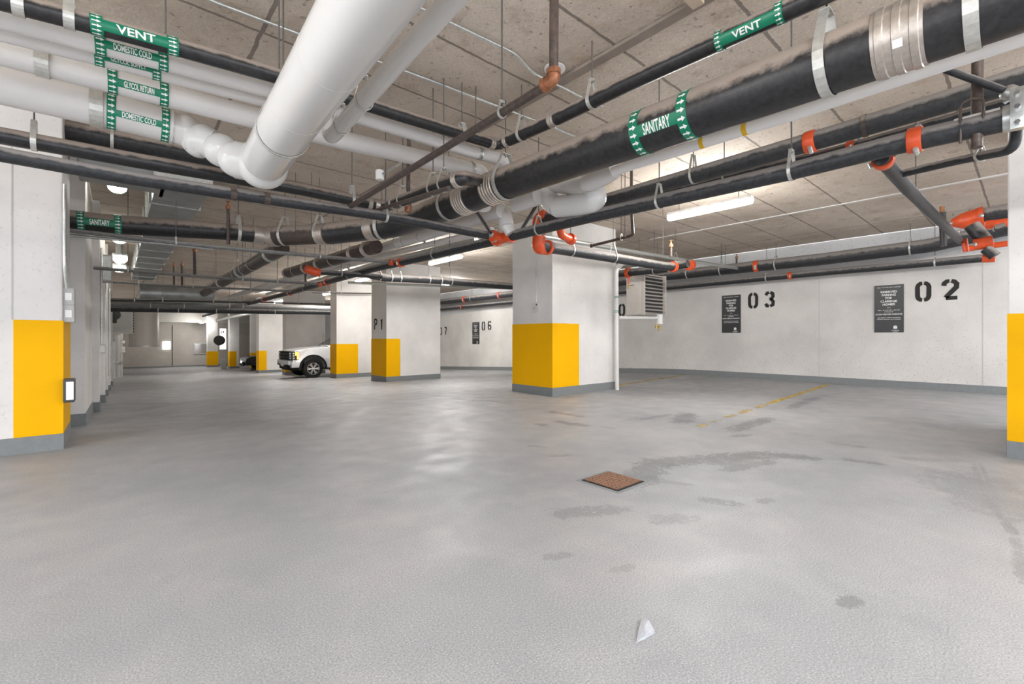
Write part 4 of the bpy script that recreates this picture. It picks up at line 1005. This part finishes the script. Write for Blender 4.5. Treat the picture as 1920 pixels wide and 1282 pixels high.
# ---------------------------------------------------------------- ducts at left
def duct(label, x0, x1, y0, y1, zlo, zhi, step=1.2):
    t = wthing('air_duct', label, 'duct', ((x0+x1)/2, y0, zlo))
    bm = B(); n = max(1, round((y1-y0)/step))
    for i in range(n):
        a = y0+(y1-y0)*i/n; b = y0+(y1-y0)*(i+1)/n; vs = box(bm, (x0, a, zlo), (x1, b, zhi))
    new('duct_body', bm, 'duct', t)
    for i in range(n+1):
        a = y0+(y1-y0)*i/n; o = 0; bm = B(); box(bm, (x0-.03, a-.02, zlo+o-.012), (x1+.03, a+.02, zhi+o+.02)); new('joint_flange', bm, 'galv', t)
    return t
duct('long flat galvanized duct running down the left aisle under the ceiling', .38, .95, 7.3, 20.0, 3.17, 3.6)
t = wthing('air_duct', 'round galvanized duct crossing over at the far end of the aisle', 'duct', (1.5, 20.9, 2.3))
bm = B(); tube(bm, [P(262, 549, Y=20.6), P(300, 550, Y=20.6), P(400, 553, Y=20.6)], .33, 28, .2); new('duct_body', bm, 'duct', t, True)
t = wthing('air_duct', 'galvanized duct end high at the left behind the two black pipes', 'duct', (0, 7, 3.3))
bm = B(); a, b = P(126, 275, Y=7.8), P(330, 300, Y=7.8); box(bm, (a.x+.1, 7.5, 3.2), (b.x, 8.0, 3.5), .02); new('duct_body', bm, 'duct', t)
bm = B(); box(bm, (a.x+.9, 7.48, 3.17), (a.x+.94, 8.02, 3.53)); new('joint_flange', bm, 'galv', t)
c = P(270, 600, Y=44); t = wthing('air_duct', 'fat vertical duct hanging before the far wall at left', 'duct', c)
bm = B(); lathe(bm, (c.x, c.y, -.0), UP, [(0.55, .9), (3.74, .9)], 28); new('duct_body', bm, 'beige', t, True)
bm = B(); lathe(bm, (c.x, c.y, .52), UP, [(0, .95), (.08, .95)], 28); new('rim', bm, 'galv', t, True)
# equipment by the left wall, far down
c = P(232, 597, Y=30); t = wthing('air_handler', 'grey metal box unit hung on the left side wall', 'air handling unit', c)
bm = B(); box(bm, Vector((-.4, c.y-.3, c.z-.75)), c+Vector((.35, .6, .55)), .03); new('casing', bm, 'plastic', t)
bm = B()
for k in range(9): box(bm, c+Vector((.36, -.25, -.7+k*.14)), c+Vector((.39, .5, -.62+k*.14)))
new('grille', bm, 'darkmetal', t)
c = P(214, 590, Y=29); t = wthing('fan_motor', 'black fan motor between the wall and the grey box unit', 'fan', c)
bm = B(); lathe(bm, c+Vector((0, -.2, 0)), (0, 1, 0), [(0, .12), (.05, .25), (.3, .25), (.34, .12)], 18); new('motor_body', bm, 'darkmetal', t, True)
bm = B(); box(bm, c+Vector((-.15, -.15, -.4)), c+Vector((.1, .15, -.2)), .02); new('mount', bm, 'darkmetal', t)
for i, (x, d, r, y0, y1) in enumerate(((212, 25.5, .1, 640, 708), (219, 27, .16, 628, 706), (226, 28, .11, 622, 706))):
    a = P(x, y1, D=d); b = P(x, y0, D=d); t = wthing('standpipe', ['left', 'middle', 'right'][i]+' grey standpipe rising from the floor at the left wall', 'standpipe', a, 'grey standpipes at the left wall')
    a.z = fz(a.y); bm = B(); tube(bm, [a, b], r, 14); new('riser', bm, 'plastic', t, True)
    bm = B(); lathe(bm, a+UP*.9, UP, [(0, r*1.5), (.1, r*1.5)], 14); new('flange', bm, 'galv', t, True)
    bm = B(); lathe(bm, a, UP, [(0, r*1.8), (.06, r*1.8)], 14); new('foot_flange', bm, 'galv', t, True)
for i, (y, Yd) in enumerate(((641, 28), (652, 28), (658, 28))):
    c = P(229, y, Y=Yd); t = wthing('siamese_valve', ['upper', 'middle', 'lower'][i]+' bright valve cap on the grey standpipes', 'valve', c, 'valve caps on the standpipes')
    bm = B(); lathe(bm, c, (.3, -1, 0), [(0, .09), (.08, .1), (.14, .07)], 14); new('cap', bm, 'chrome', t, True)
# vertical conduits on the side wall
for i, (x, Yd, y0, y1, X) in enumerate(((190, 12.4, 465, 657, -.31), (196, 15.0, 520, 726, -.31), (205, 18.5, 540, 705, -.30))):
    a = P(x, y1, Y=Yd); b = P(x, y0, Y=Yd); tag(run('', 'conduit', [a, b], .03 if i else .022, 'galv', .02, 'wall_conduit', 10).root, ['slim conduit ending in a small box', 'upright pale pipe between the wall piers', 'far upright pale pipe on the side wall'][i]+' at left', 'conduit', 'upright conduits on the left side wall')
c = P(191, 654, Y=12.4); t = wthing('junction_box', 'small white box at the foot of the slim conduit on the side wall', 'junction box', c)
bm = B(); box(bm, c-Vector((.06, .03, .09)), c+Vector((.06, .03, .09)), .01); new('box_body', bm, 'plastic', t)
bm = B(); box(bm, c-Vector((.045, .035, .07)), c+Vector((.045, -.028, .07)), .004); new('cover', bm, 'white', t)
c = P(197, 503, Y=12.8); t = wthing('electrical_cabinet', 'grey electrical cabinet high on the left side wall', 'electrical box', c)
bm = B(); box(bm, c-Vector((.12, .1, .28)), c+Vector((.12, .3, .28)), .01); new('cabinet_body', bm, 'plastic', t)
bm = B(); box(bm, c-Vector((.10, .115, .25)), c+Vector((.10, -.098, .25)), .004); new('cabinet_door', bm, 'galv', t)
# switches and lamp on the nearest column's side
for i, y in enumerate((556, 588)):
    c = P(128, y, X=-.40); c.y = min(c.y, 7.5); t = wthing('wall_switch', ['upper', 'lower']+[] and ['upper', 'lower'][i]+' grey switch box with white plate on the nearest column', 'switch', c, 'switch boxes on the nearest column')
    bm = B(); box(bm, c+Vector((-.05, -.02, -.095)), c+Vector((.05, .15, .095)), .012); new('switch_box', bm, 'plastic', t)
    bm = B(); box(bm, c+Vector((-.025, -.028, -.04)), c+Vector((.03, -.018, .04)), .003); new('plate', bm, 'white', t)
c = P(128, 572, X=-.40); tag(run('', 'conduit', [P(121, 345, X=-.415), P(121, 500, X=-.415), P(126, 540, X=-.40)], .016, 'galv', .1, 'wall_conduit', 10).root, 'steel conduit down the side of the nearest column to the switches', 'conduit')
bm = B(); c = P(133, 731, X=-.37); t = wthing('wall_lamp', 'small black framed lamp low on the nearest column', 'wall lamp', c)
box(bm, c+Vector((-.06, -.03, -.13)), c+Vector((.03, .14, .12)), .012); new('lamp_frame', bm, 'darkmetal', t)
bm = B(); box(bm, c+Vector((-.035, -.036, -.10)), c+Vector((.022, -.028, .09)), .004); new('lens', bm, 'lamp_white', t)

# ---------------------------------------------------------------- unit heater
Yh = 6.5; a = P(1201, 590, Y=Yh); zt = P(1201, 511, Y=Yh).z; x0 = a.x; x1 = P(1243, 590, Y=Yh).x; yb = P(1174, 590, X=x0).y; zb = a.z
t = wthing('unit_heater', 'beige unit heater with dark louvres hung right of the large column', 'heater', (x0, Yh, zb))
bm = B(); box(bm, (x0, Yh, zb), (x1, yb, zt), .02); new('casing', bm, 'beige', t)
bm = B(); box(bm, (x0+.06, Yh-.012, zb+.04), (x1-.04, Yh+.01, zt-.04)); new('louvre_opening', bm, 'darkmetal', t)
bm = B()
for k in range(11):
    z = zb+.07+(zt-zb-.14)*k/10
    vs = box(bm, (x0+.06, Yh-.09, z-.006), (x1-.04, Yh-.005, z+.006)); bmesh.ops.rotate(bm, verts=vs, cent=(x0, Yh-.01, z), matrix=Matrix.Rotation(.5, 3, 'X'))
new('louvre', bm, 'beige', t); t.children[-1]['kind'] = 'stuff'
for u in (x0+.02, x1-.04):
    bm = B(); box(bm, (u, Yh-.1, zb), (u+.04, Yh, zt)); new('louvre_frame', bm, 'beige', t)
bm = B()
for u, v in ((x0+.1, Yh+.1), (x1-.1, Yh+.1)): tube(bm, [(u, v, zt), (u, v, cz(Yh))], .008, 6)
new('hanging_rod', bm, 'rod', t)
# white downpipe with branch to the heater drain
WD = run('white downpipe standing at the right edge of the large column', 'pipe', [P(1168, 494, D=10.45), P(1156, 505, D=10.45), P(1156, 530, D=10.45), P(1157, 719, D=10.45), Vector((P(1157, 719, D=10.45).x, P(1157, 719, D=10.45).y, 0.0))], .045, 'jacket', .12, 'downpipe', 16)
for y in (557, 584):
    c = P(1156, y, D=10.45); bm = B(); lathe(bm, c-UP*.022, UP, [(0, .046), (0, .048), (.044, .048), (.044, .046)], 20); g = new('green_marker', bm, 'green', WD.root, True, c)
    bm = B(); nd = (CAM-c); nd.z = 0; nd.normalize(); rt = UP.cross(nd)
    for k, dx in enumerate((-.028, -.014, 0, .014, .028)): slab(bm, [c+nd*.0485+rt*(dx+u*.004)+UP*v*.01 for u, v in ((-1, -1), (1, -1), (1, 1), (-1, 1))], .001, nd)
    new('marker_print', bm, 'white', WD.root)
bm = B(); tube(bm, [P(1156, 500, D=10.45), P(1170, 493, D=10.3), P(1215, 494, D=9.8)], .05, 16, .1); new('top_elbow', bm, 'jacket', WD.root, True)
HP = run('white horizontal drain pipe from the downpipe to below the heater', 'pipe', [P(1160, 595.5, D=10.45), P(1232, 596, D=11.3)], .042, 'jacket', .02, 'drain_pipe', 16)
ring(HP, 1172, .05, 1.1, 'jacket', name='socket')
c = P(1237, 597, D=11.3); t = wthing('tap_fitting', 'white upright fitting with brass tap below the unit heater', 'valve', c)
bm = B(); tube(bm, [c+UP*.1, c-UP*.14], .075, 16); new('white_fitting', bm, 'jacket', t, True)
bm = B(); tube(bm, [c-UP*.14, c-UP*.32], .025, 10); tube(bm, [c+Vector((-.12, .02, -.2)), c+Vector((0, 0, -.2))], .02, 10); lathe(bm, c+Vector((-.12, .02, -.24)), UP, [(0, .035), (.08, .035)], 10); new('brass_tap', bm, 'brass', t, True)
# outlet on the large column with its cable
c = P(1005, 577, X=CX-.02); t = wthing('electrical_outlet', 'white outlet box high on the large white column', 'outlet', c)
bm = B(); box(bm, c+Vector((-.02, -.075, -.10)), c+Vector((.02, .075, .10)), .008); new('outlet_box', bm, 'jacket_matte', t)
bm = B(); box(bm, c+Vector((-.026, -.055, .05)), c+Vector((-.018, -.02, .08)), .002); box(bm, c+Vector((-.026, .01, -.02)), c+Vector((-.018, .03, .0)), .002); new('socket', bm, 'darkmetal', t)
tag(run('', 'conduit', [P(1004, 470, X=CX-.012), P(1006, 555, X=CX-.012), P(1005, 566, X=CX-.015)], .012, 'galv', .02, 'wall_conduit', 8).root, 'thin cable conduit down the large column to its outlet', 'conduit')

# ---------------------------------------------------------------- far wall items
c = P(312, 647.5, Y=YF-.05); t = wthing('notice_sign', 'small bright white notice on the far wall', 'sign', c)
bm = B(); box(bm, c-Vector((.27, .02, .34)), c+Vector((.27, .02, .34)), .005); new('board', bm, 'glowboard', t)
bm = B(); box(bm, c-Vector((.03, .026, .2)), c+Vector((.01, -.02, .02))); box(bm, c+Vector((.04, -.026, -.2)), c+Vector((.08, -.02, .02))); new('print', bm, 'plastic', t)
c = P(377.5, 653, Y=YF-.05); t = wthing('wall_mirror', 'square shiny metal panel on the far wall', 'mirror', c)
bm = B(); box(bm, c-Vector((.62, .02, .52)), c+Vector((.62, .03, .52)), .01); new('frame', bm, 'plastic', t)
bm = B(); box(bm, c-Vector((.52, .035, .43)), c+Vector((.52, -.02, .43)), .01); new('mirror_plate', bm, 'chrome', t)
c = P(410, 657, Y=44.0); c.z = fz(44)
t = wthing('standing_board', 'tall white standing board with a dark disc near the far columns', 'board', c)
top = P(416, 616, Y=44.0).z; cx = P(418, 650, Y=44).x
bm = B(); box(bm, (cx-.22, 43.97, .25), (cx+.22, 44.03, top), .02); new('board', bm, 'glowboard', t)
bm = B(); lathe(bm, (cx-.25, 43.93, P(410, 638, Y=44).z), (0, -1, 0), [(0, .42), (.08, .38), (.12, .1)], 24); new('disc', bm, 'darkmetal', t, True)
bm = B(); box(bm, (cx-.15, 43.9, fz(44)), (cx+.25, 44.2, fz(44)+.85), .02); new('bin_body', bm, 'plastic', t)
bm = B(); glb = P(417, 623, Y=43.95); box(bm, (glb.x-.12, 43.95, glb.z-.12), (glb.x-.04, 43.97, glb.z+.1)); box(bm, (glb.x+.02, 43.95, glb.z-.05), (glb.x+.12, 43.97, glb.z+.12)); new('print', bm, 'ink', t)

# ---------------------------------------------------------------- vehicles
def wheel(parent, c, r, w, side, nsp=6):
    """side = -1: outer face towards -Y"""
    c = Vector(c); bm = B()
    prof = [(-w/2, r*.62), (-w/2, r*.93), (-w*.4, r), (w*.4, r), (w/2, r*.93), (w/2, r*.62)]
    lathe(bm, c, (0, 1, 0), prof, 36); wobj = new('wheel', bm, 'rubber', parent, True)
    bm = B(); y = side*(w/2+.004)
    lathe(bm, c+Vector((0, y-side*.05, 0)), (0, side, 0), [(0, r*.60), (.05, r*.60), (.052, r*.63), (.062, r*.63), (.062, r*.58), (.03, r*.56), (.028, .01)], 36, 0)
    new('rim', bm, 'chrome', wobj, True)
    bm = B()
    for k in range(nsp):
        a = 2*math.pi*k/nsp
        for d in (-.14, .14):
            p0 = c+Vector((math.cos(a+d*.6)*r*.12, y, math.sin(a+d*.6)*r*.12)); p1 = c+Vector((math.cos(a+d)*r*.58, y, math.sin(a+d)*r*.58)); tube(bm, [p0, p1], .022, 6)
    lathe(bm, c+Vector((0, y-side*.02, 0)), (0, side, 0), [(0, r*.16), (.05, r*.14), (.06, r*.05)], 16)
    new('spokes', bm, 'chrome', wobj, True)
    bm = B()
    for k in range(nsp):
        a = 2*math.pi*(k+.5)/nsp; q = c+Vector((math.cos(a)*r*.36, y-side*.02, math.sin(a)*r*.36)); lathe(bm, q, (0, side, 0), [(0, r*.12), (.006, r*.12)], 10)
    new('rim_opening', bm, 'darkmetal', wobj, True)
def prism(bm, prof, y0, y1, inset=None, bev=0, mi=0):
    """side outline (x,z) between y0 and y1; inset(z) narrows both sides with height"""
    f = inset or (lambda z: 0)
    A = [bm.verts.new((x, y0+f(z), z)) for x, z in prof]; Q = [bm.verts.new((x, y1-f(z), z)) for x, z in prof]
    fs = [bm.faces.new(A), bm.faces.new(list(reversed(Q)))]
    n = len(prof)
    for i in range(n): fs.append(bm.faces.new((A[i], Q[i], Q[(i+1) % n], A[(i+1) % n])))
    if bev:
        es = list({e for f_ in fs for e in f_.edges}); bmesh.ops.bevel(bm, geom=es, offset=bev, segments=3, affect='EDGES', profile=.6)
def arch(cx, cz_, r, n=9, a0=0, a1=180): return [(cx+r*math.cos(math.radians(a0+(a1-a0)*k/n)), cz_+r*math.sin(math.radians(a0+(a1-a0)*k/n))) for k in range(n+1)]

def pickup(x, y, gz):
    """local frame: nose at x=0, body towards +X, near side at y=0, far side y=2.03"""
    t = thing('pickup_truck', 'white pickup truck nosing out from behind the third column', 'pickup truck', (x, y, gz))
    W = 2.03
    lo = .42
    body = [(.10, .50), (.04, .62), (.03, .86), (.05, 1.08), (.14, 1.20), (.7, 1.29), (1.55, 1.35), (1.9, 1.34), (4.0, 1.32), (5.85, 1.30), (5.88, .6), (5.2, .52)]
    body += [(p[0], p[1]) for p in arch(4.65, .44, .50, 10, 0, 180)]
    body += [(3.9, .44), (1.45, .44)] + arch(.86, .44, .50, 10, 0, 180) + [(.33, .48)]
    bm = B(); prism(bm, body, 0, W, lambda z: max(0, (z-1.05))*.3, .0); b = new('body', bm, 'carpaint', t, False)
    bm = B(); box(bm, (.5, .05, .45), (1.25, .3, 1.0)); box(bm, (.3, .25, .35), (5.7, W-.25, .62)); new('underbody', bm, 'darkmetal', t)
    bm = B()
    for cx in (.86, 4.65):
        for y0, s in ((-.03, 1), (W+.03, -1)):
            A = arch(cx, .44, .50, 14, -8, 188); Q = arch(cx, .44, .585, 14, -8, 188)
            va = [[bm.verts.new((p[0], y0+s*d, p[1])) for p in A] for d in (0, .07)]; vq = [[bm.verts.new((p[0], y0+s*d, p[1])) for p in Q] for d in (0, .07)]
            for i in range(14):
                bm.faces.new((va[0][i], va[0][i+1], vq[0][i+1], vq[0][i])); bm.faces.new((vq[0][i], vq[0][i+1], vq[1][i+1], vq[1][i])); bm.faces.new((va[0][i], va[0][i+1], va[1][i+1], va[1][i]))
    new('wheel_arch_trim', bm, 'rubber', t, True)
    cab = [(1.5, 1.32), (2.45, 1.86), (2.7, 1.94), (4.0, 1.95), (4.2, 1.86), (4.3, 1.3)]
    bm = B(); prism(bm, cab, .04, W-.04, lambda z: (z-1.25)*.28, .03); new('cab', bm, 'carpaint', t, True)
    ins = lambda z: (z-1.25)*.28
    bm = B(); sd = [(1.78, 1.36), (2.5, 1.82), (3.1, 1.84), (3.1, 1.34)]; prism(bm, sd, .03, W-.03, ins); prism(bm, [(3.18, 1.34), (3.18, 1.84), (4.0, 1.84), (4.1, 1.36)], .03, W-.03, ins); new('side_window', bm, 'glass', t)
    bm = B(); vs = [(1.58, .16, 1.345), (1.58, W-.16, 1.345), (2.44, W-.26, 1.865), (2.44, .26, 1.865)]; slab(bm, vs, .015, (-.6, 0, .8)); new('windshield', bm, 'glass', t)
    bm = B(); tube(bm, [(1.55, .25, 1.36), (1.6, .9, 1.39)], .012, 6); tube(bm, [(1.55, 1.1, 1.36), (1.6, 1.7, 1.39)], .012, 6); new('wiper', bm, 'rubber', t)
    # hood edge creases
    bm = B(); tube(bm, [(.2, .16, 1.21), (.9, .16, 1.30), (1.55, .16, 1.345)], .012, 6); tube(bm, [(.2, W-.16, 1.21), (.9, W-.16, 1.30), (1.55, W-.16, 1.345)], .012, 6); new('hood_seam', bm, 'plastic', t)
    # front
    bm = B(); box(bm, (-.04, .34, .80), (.08, W-.34, 1.17), .04); new('grille', bm, 'rubber', t)
    bm = B()
    for z in (.92, 1.04): box(bm, (-.045, .42, z-.02), (-.02, W-.42, z+.02), .008)
    new('grille_bar', bm, 'darkmetal', t)
    bm = B(); box(bm, (-.12, .12, .58), (.22, W-.12, .79), .05); box(bm, (-.02, -.01, .48), (.33, .3, .74), .04); box(bm, (-.02, W-.3, .48), (.33, W+.01, .74), .04); new('bumper', bm, 'carpaint', t, True)
    bm = B(); box(bm, (-.10, .45, .40), (.05, W-.45, .57), .02); box(bm, (.02, .28, .34), (.3, W-.28, .45), .03); new('bumper_intake', bm, 'rubber', t)
    bm = B(); box(bm, (-.13, .82, .52), (-.10, 1.2, .68), .006); pl = new('licence_plate', bm, 'white', t)
    for s, y0 in ((1, .0), (-1, W)):
        f = lambda v: y0+s*v
        hl = wthing_part(t, 'headlight', lambda bm: box(bm, (-.02, min(f(.0), f(.38)), .80), (.27, max(f(.0), f(.38)), 1.16), .03), 'darkmetal')
        bm = B()
        for zz in (.88, .98, 1.08): box(bm, (-.035, min(f(.06), f(.16)), zz-.03), (-.01, max(f(.06), f(.16)), zz+.03), .005); box(bm, (-.035, min(f(.2), f(.3)), zz-.03), (-.01, max(f(.2), f(.3)), zz+.03), .005); box(bm, (.03, min(f(-.012), f(.0)), zz-.03), (.10, max(f(-.012), f(.02)), zz+.03), .004)
        new('lens', bm, 'chrome', hl)
        bm = B(); box(bm, (.13, min(f(-.014), f(.02)), 1.0), (.25, max(f(-.014), f(.02)), 1.13), .006); box(bm, (.20, min(f(-.014), f(.02)), .84), (.25, max(f(-.014), f(.02)), .98), .004); new('amber_lamp', bm, 'amber', hl)
        bm = B(); box(bm, (-.115, min(f(.18), f(.5)), .55), (-.08, max(f(.18), f(.5)), .63), .01); new('fog_lamp', bm, 'rubber', t)
    # side details
    bm = B(); slab(bm, [(1.62, -.006, 1.10), (1.78, -.006, 1.10), (1.74, -.006, 1.02), (1.86, -.006, .86), (1.80, -.006, .84), (1.66, -.006, .98)], .012, (0, 1, 0)); new('fender_vent', bm, 'rubber', t)
    bm = B(); box(bm, (2.0, -.004, .6), (2.012, .0, 1.3)); box(bm, (3.14, -.004, .6), (3.152, .0, 1.3)); box(bm, (4.2, -.004, .6), (4.212, 0, 1.3)); new('door_gap', bm, 'rubber', t)
    bm = B(); box(bm, (2.2, -.2, 1.28), (2.38, .06, 1.52), .03); new('side_mirror', bm, 'rubber', t)
    bm = B(); tube(bm, [(1.3, .12, 1.24), (1.32, .12, 1.95)], .006, 6); new('antenna', bm, 'rubber', t)
    bm = B(); box(bm, (4.4, .12, 1.32), (5.8, W-.12, 1.335)); new('bed_cover', bm, 'rubber', t)
    bm = B(); box(bm, (1.6, .02, .3), (4.0, .2, .38), .02); new('running_board', bm, 'rubber', t)
    bm = B(); box(bm, (5.86, .02, .9), (5.9, .2, 1.25), .01); box(bm, (5.86, W-.2, .9), (5.9, W-.02, 1.25), .01); new('tail_light', bm, 'red', t)
    for cx in (.86, 4.65):
        wheel(t, (cx, .13, .41), .41, .27, -1); wheel(t, (cx, W-.13, .41), .41, .27, 1)
    return t
def wthing_part(t, name, fn, mat):
    bm = B(); fn(bm); return new(name, bm, mat, t)
xf = 6.42-.86
pickup(xf, 20.47, fz(20.9))
def sedan(x, y, gz):
    t = thing('sedan_car', 'black parked car with lit orange marker beside the far columns', 'car', (x, y, gz)); W = 1.8
    body = [(.05, .35), (.0, .55), (.05, .72), (.3, .84), (1.2, .96), (3.8, 1.0), (4.5, .92), (4.6, .5), (4.4, .3)] + arch(3.7, .32, .37, 8) + [(3.0, .25), (1.5, .25)] + arch(.9, .32, .37, 8)
    bm = B(); prism(bm, body, 0, W, lambda z: max(0, z-.7)*.3); new('body', bm, 'carblack', t)
    bm = B(); prism(bm, [(1.15, .95), (1.95, 1.40), (2.4, 1.47), (3.2, 1.44), (4.1, 1.0)], .08, W-.08, lambda z: (z-.95)*.45, .03); new('cabin', bm, 'carblack', t, True)
    bm = B(); prism(bm, [(1.4, 1.02), (1.98, 1.36), (3.1, 1.38), (3.7, 1.04)], .07, W-.07, lambda z: (z-.95)*.45); new('side_window', bm, 'glass', t)
    bm = B(); slab(bm, [(1.2, .2, 1.0), (1.2, W-.2, 1.0), (1.93, W-.3, 1.39), (1.93, .3, 1.39)], .012, (-.5, 0, .85)); new('windshield', bm, 'glass', t)
    bm = B(); box(bm, (-.03, .5, .3), (.06, W-.5, .55), .02); new('grille', bm, 'rubber', t)
    bm = B(); box(bm, (-.02, .08, .6), (.2, .35, .72), .02); box(bm, (-.02, W-.35, .6), (.2, W-.08, .72), .02); new('headlight', bm, 'chrome', t)
    bm = B(); box(bm, (.62, -.01, .50), (.78, .02, .60), .01); new('marker_lamp', bm, 'amber', t)
    bm = B(); box(bm, (-.04, 1.0, .45), (-.02, 1.3, .58), .005); new('licence_plate', bm, 'glowboard', t)
    bm = B(); box(bm, (1.3, -.15, .98), (1.45, .06, 1.1), .02); new('side_mirror', bm, 'carblack', t)
    for cx in (.9, 3.7): wheel(t, (cx, .1, .32), .32, .2, -1); wheel(t, (cx, W-.1, .32), .32, .2, 1)
    return t
pc = P(457, 680, Y=38.5); sedan(pc.x, 37.9, fz(38.5)).scale = (1.3, 1.15, 1.3)

# ---------------------------------------------------------------- tidy
for o in WT:
    if '_w' in o: del o['_w']
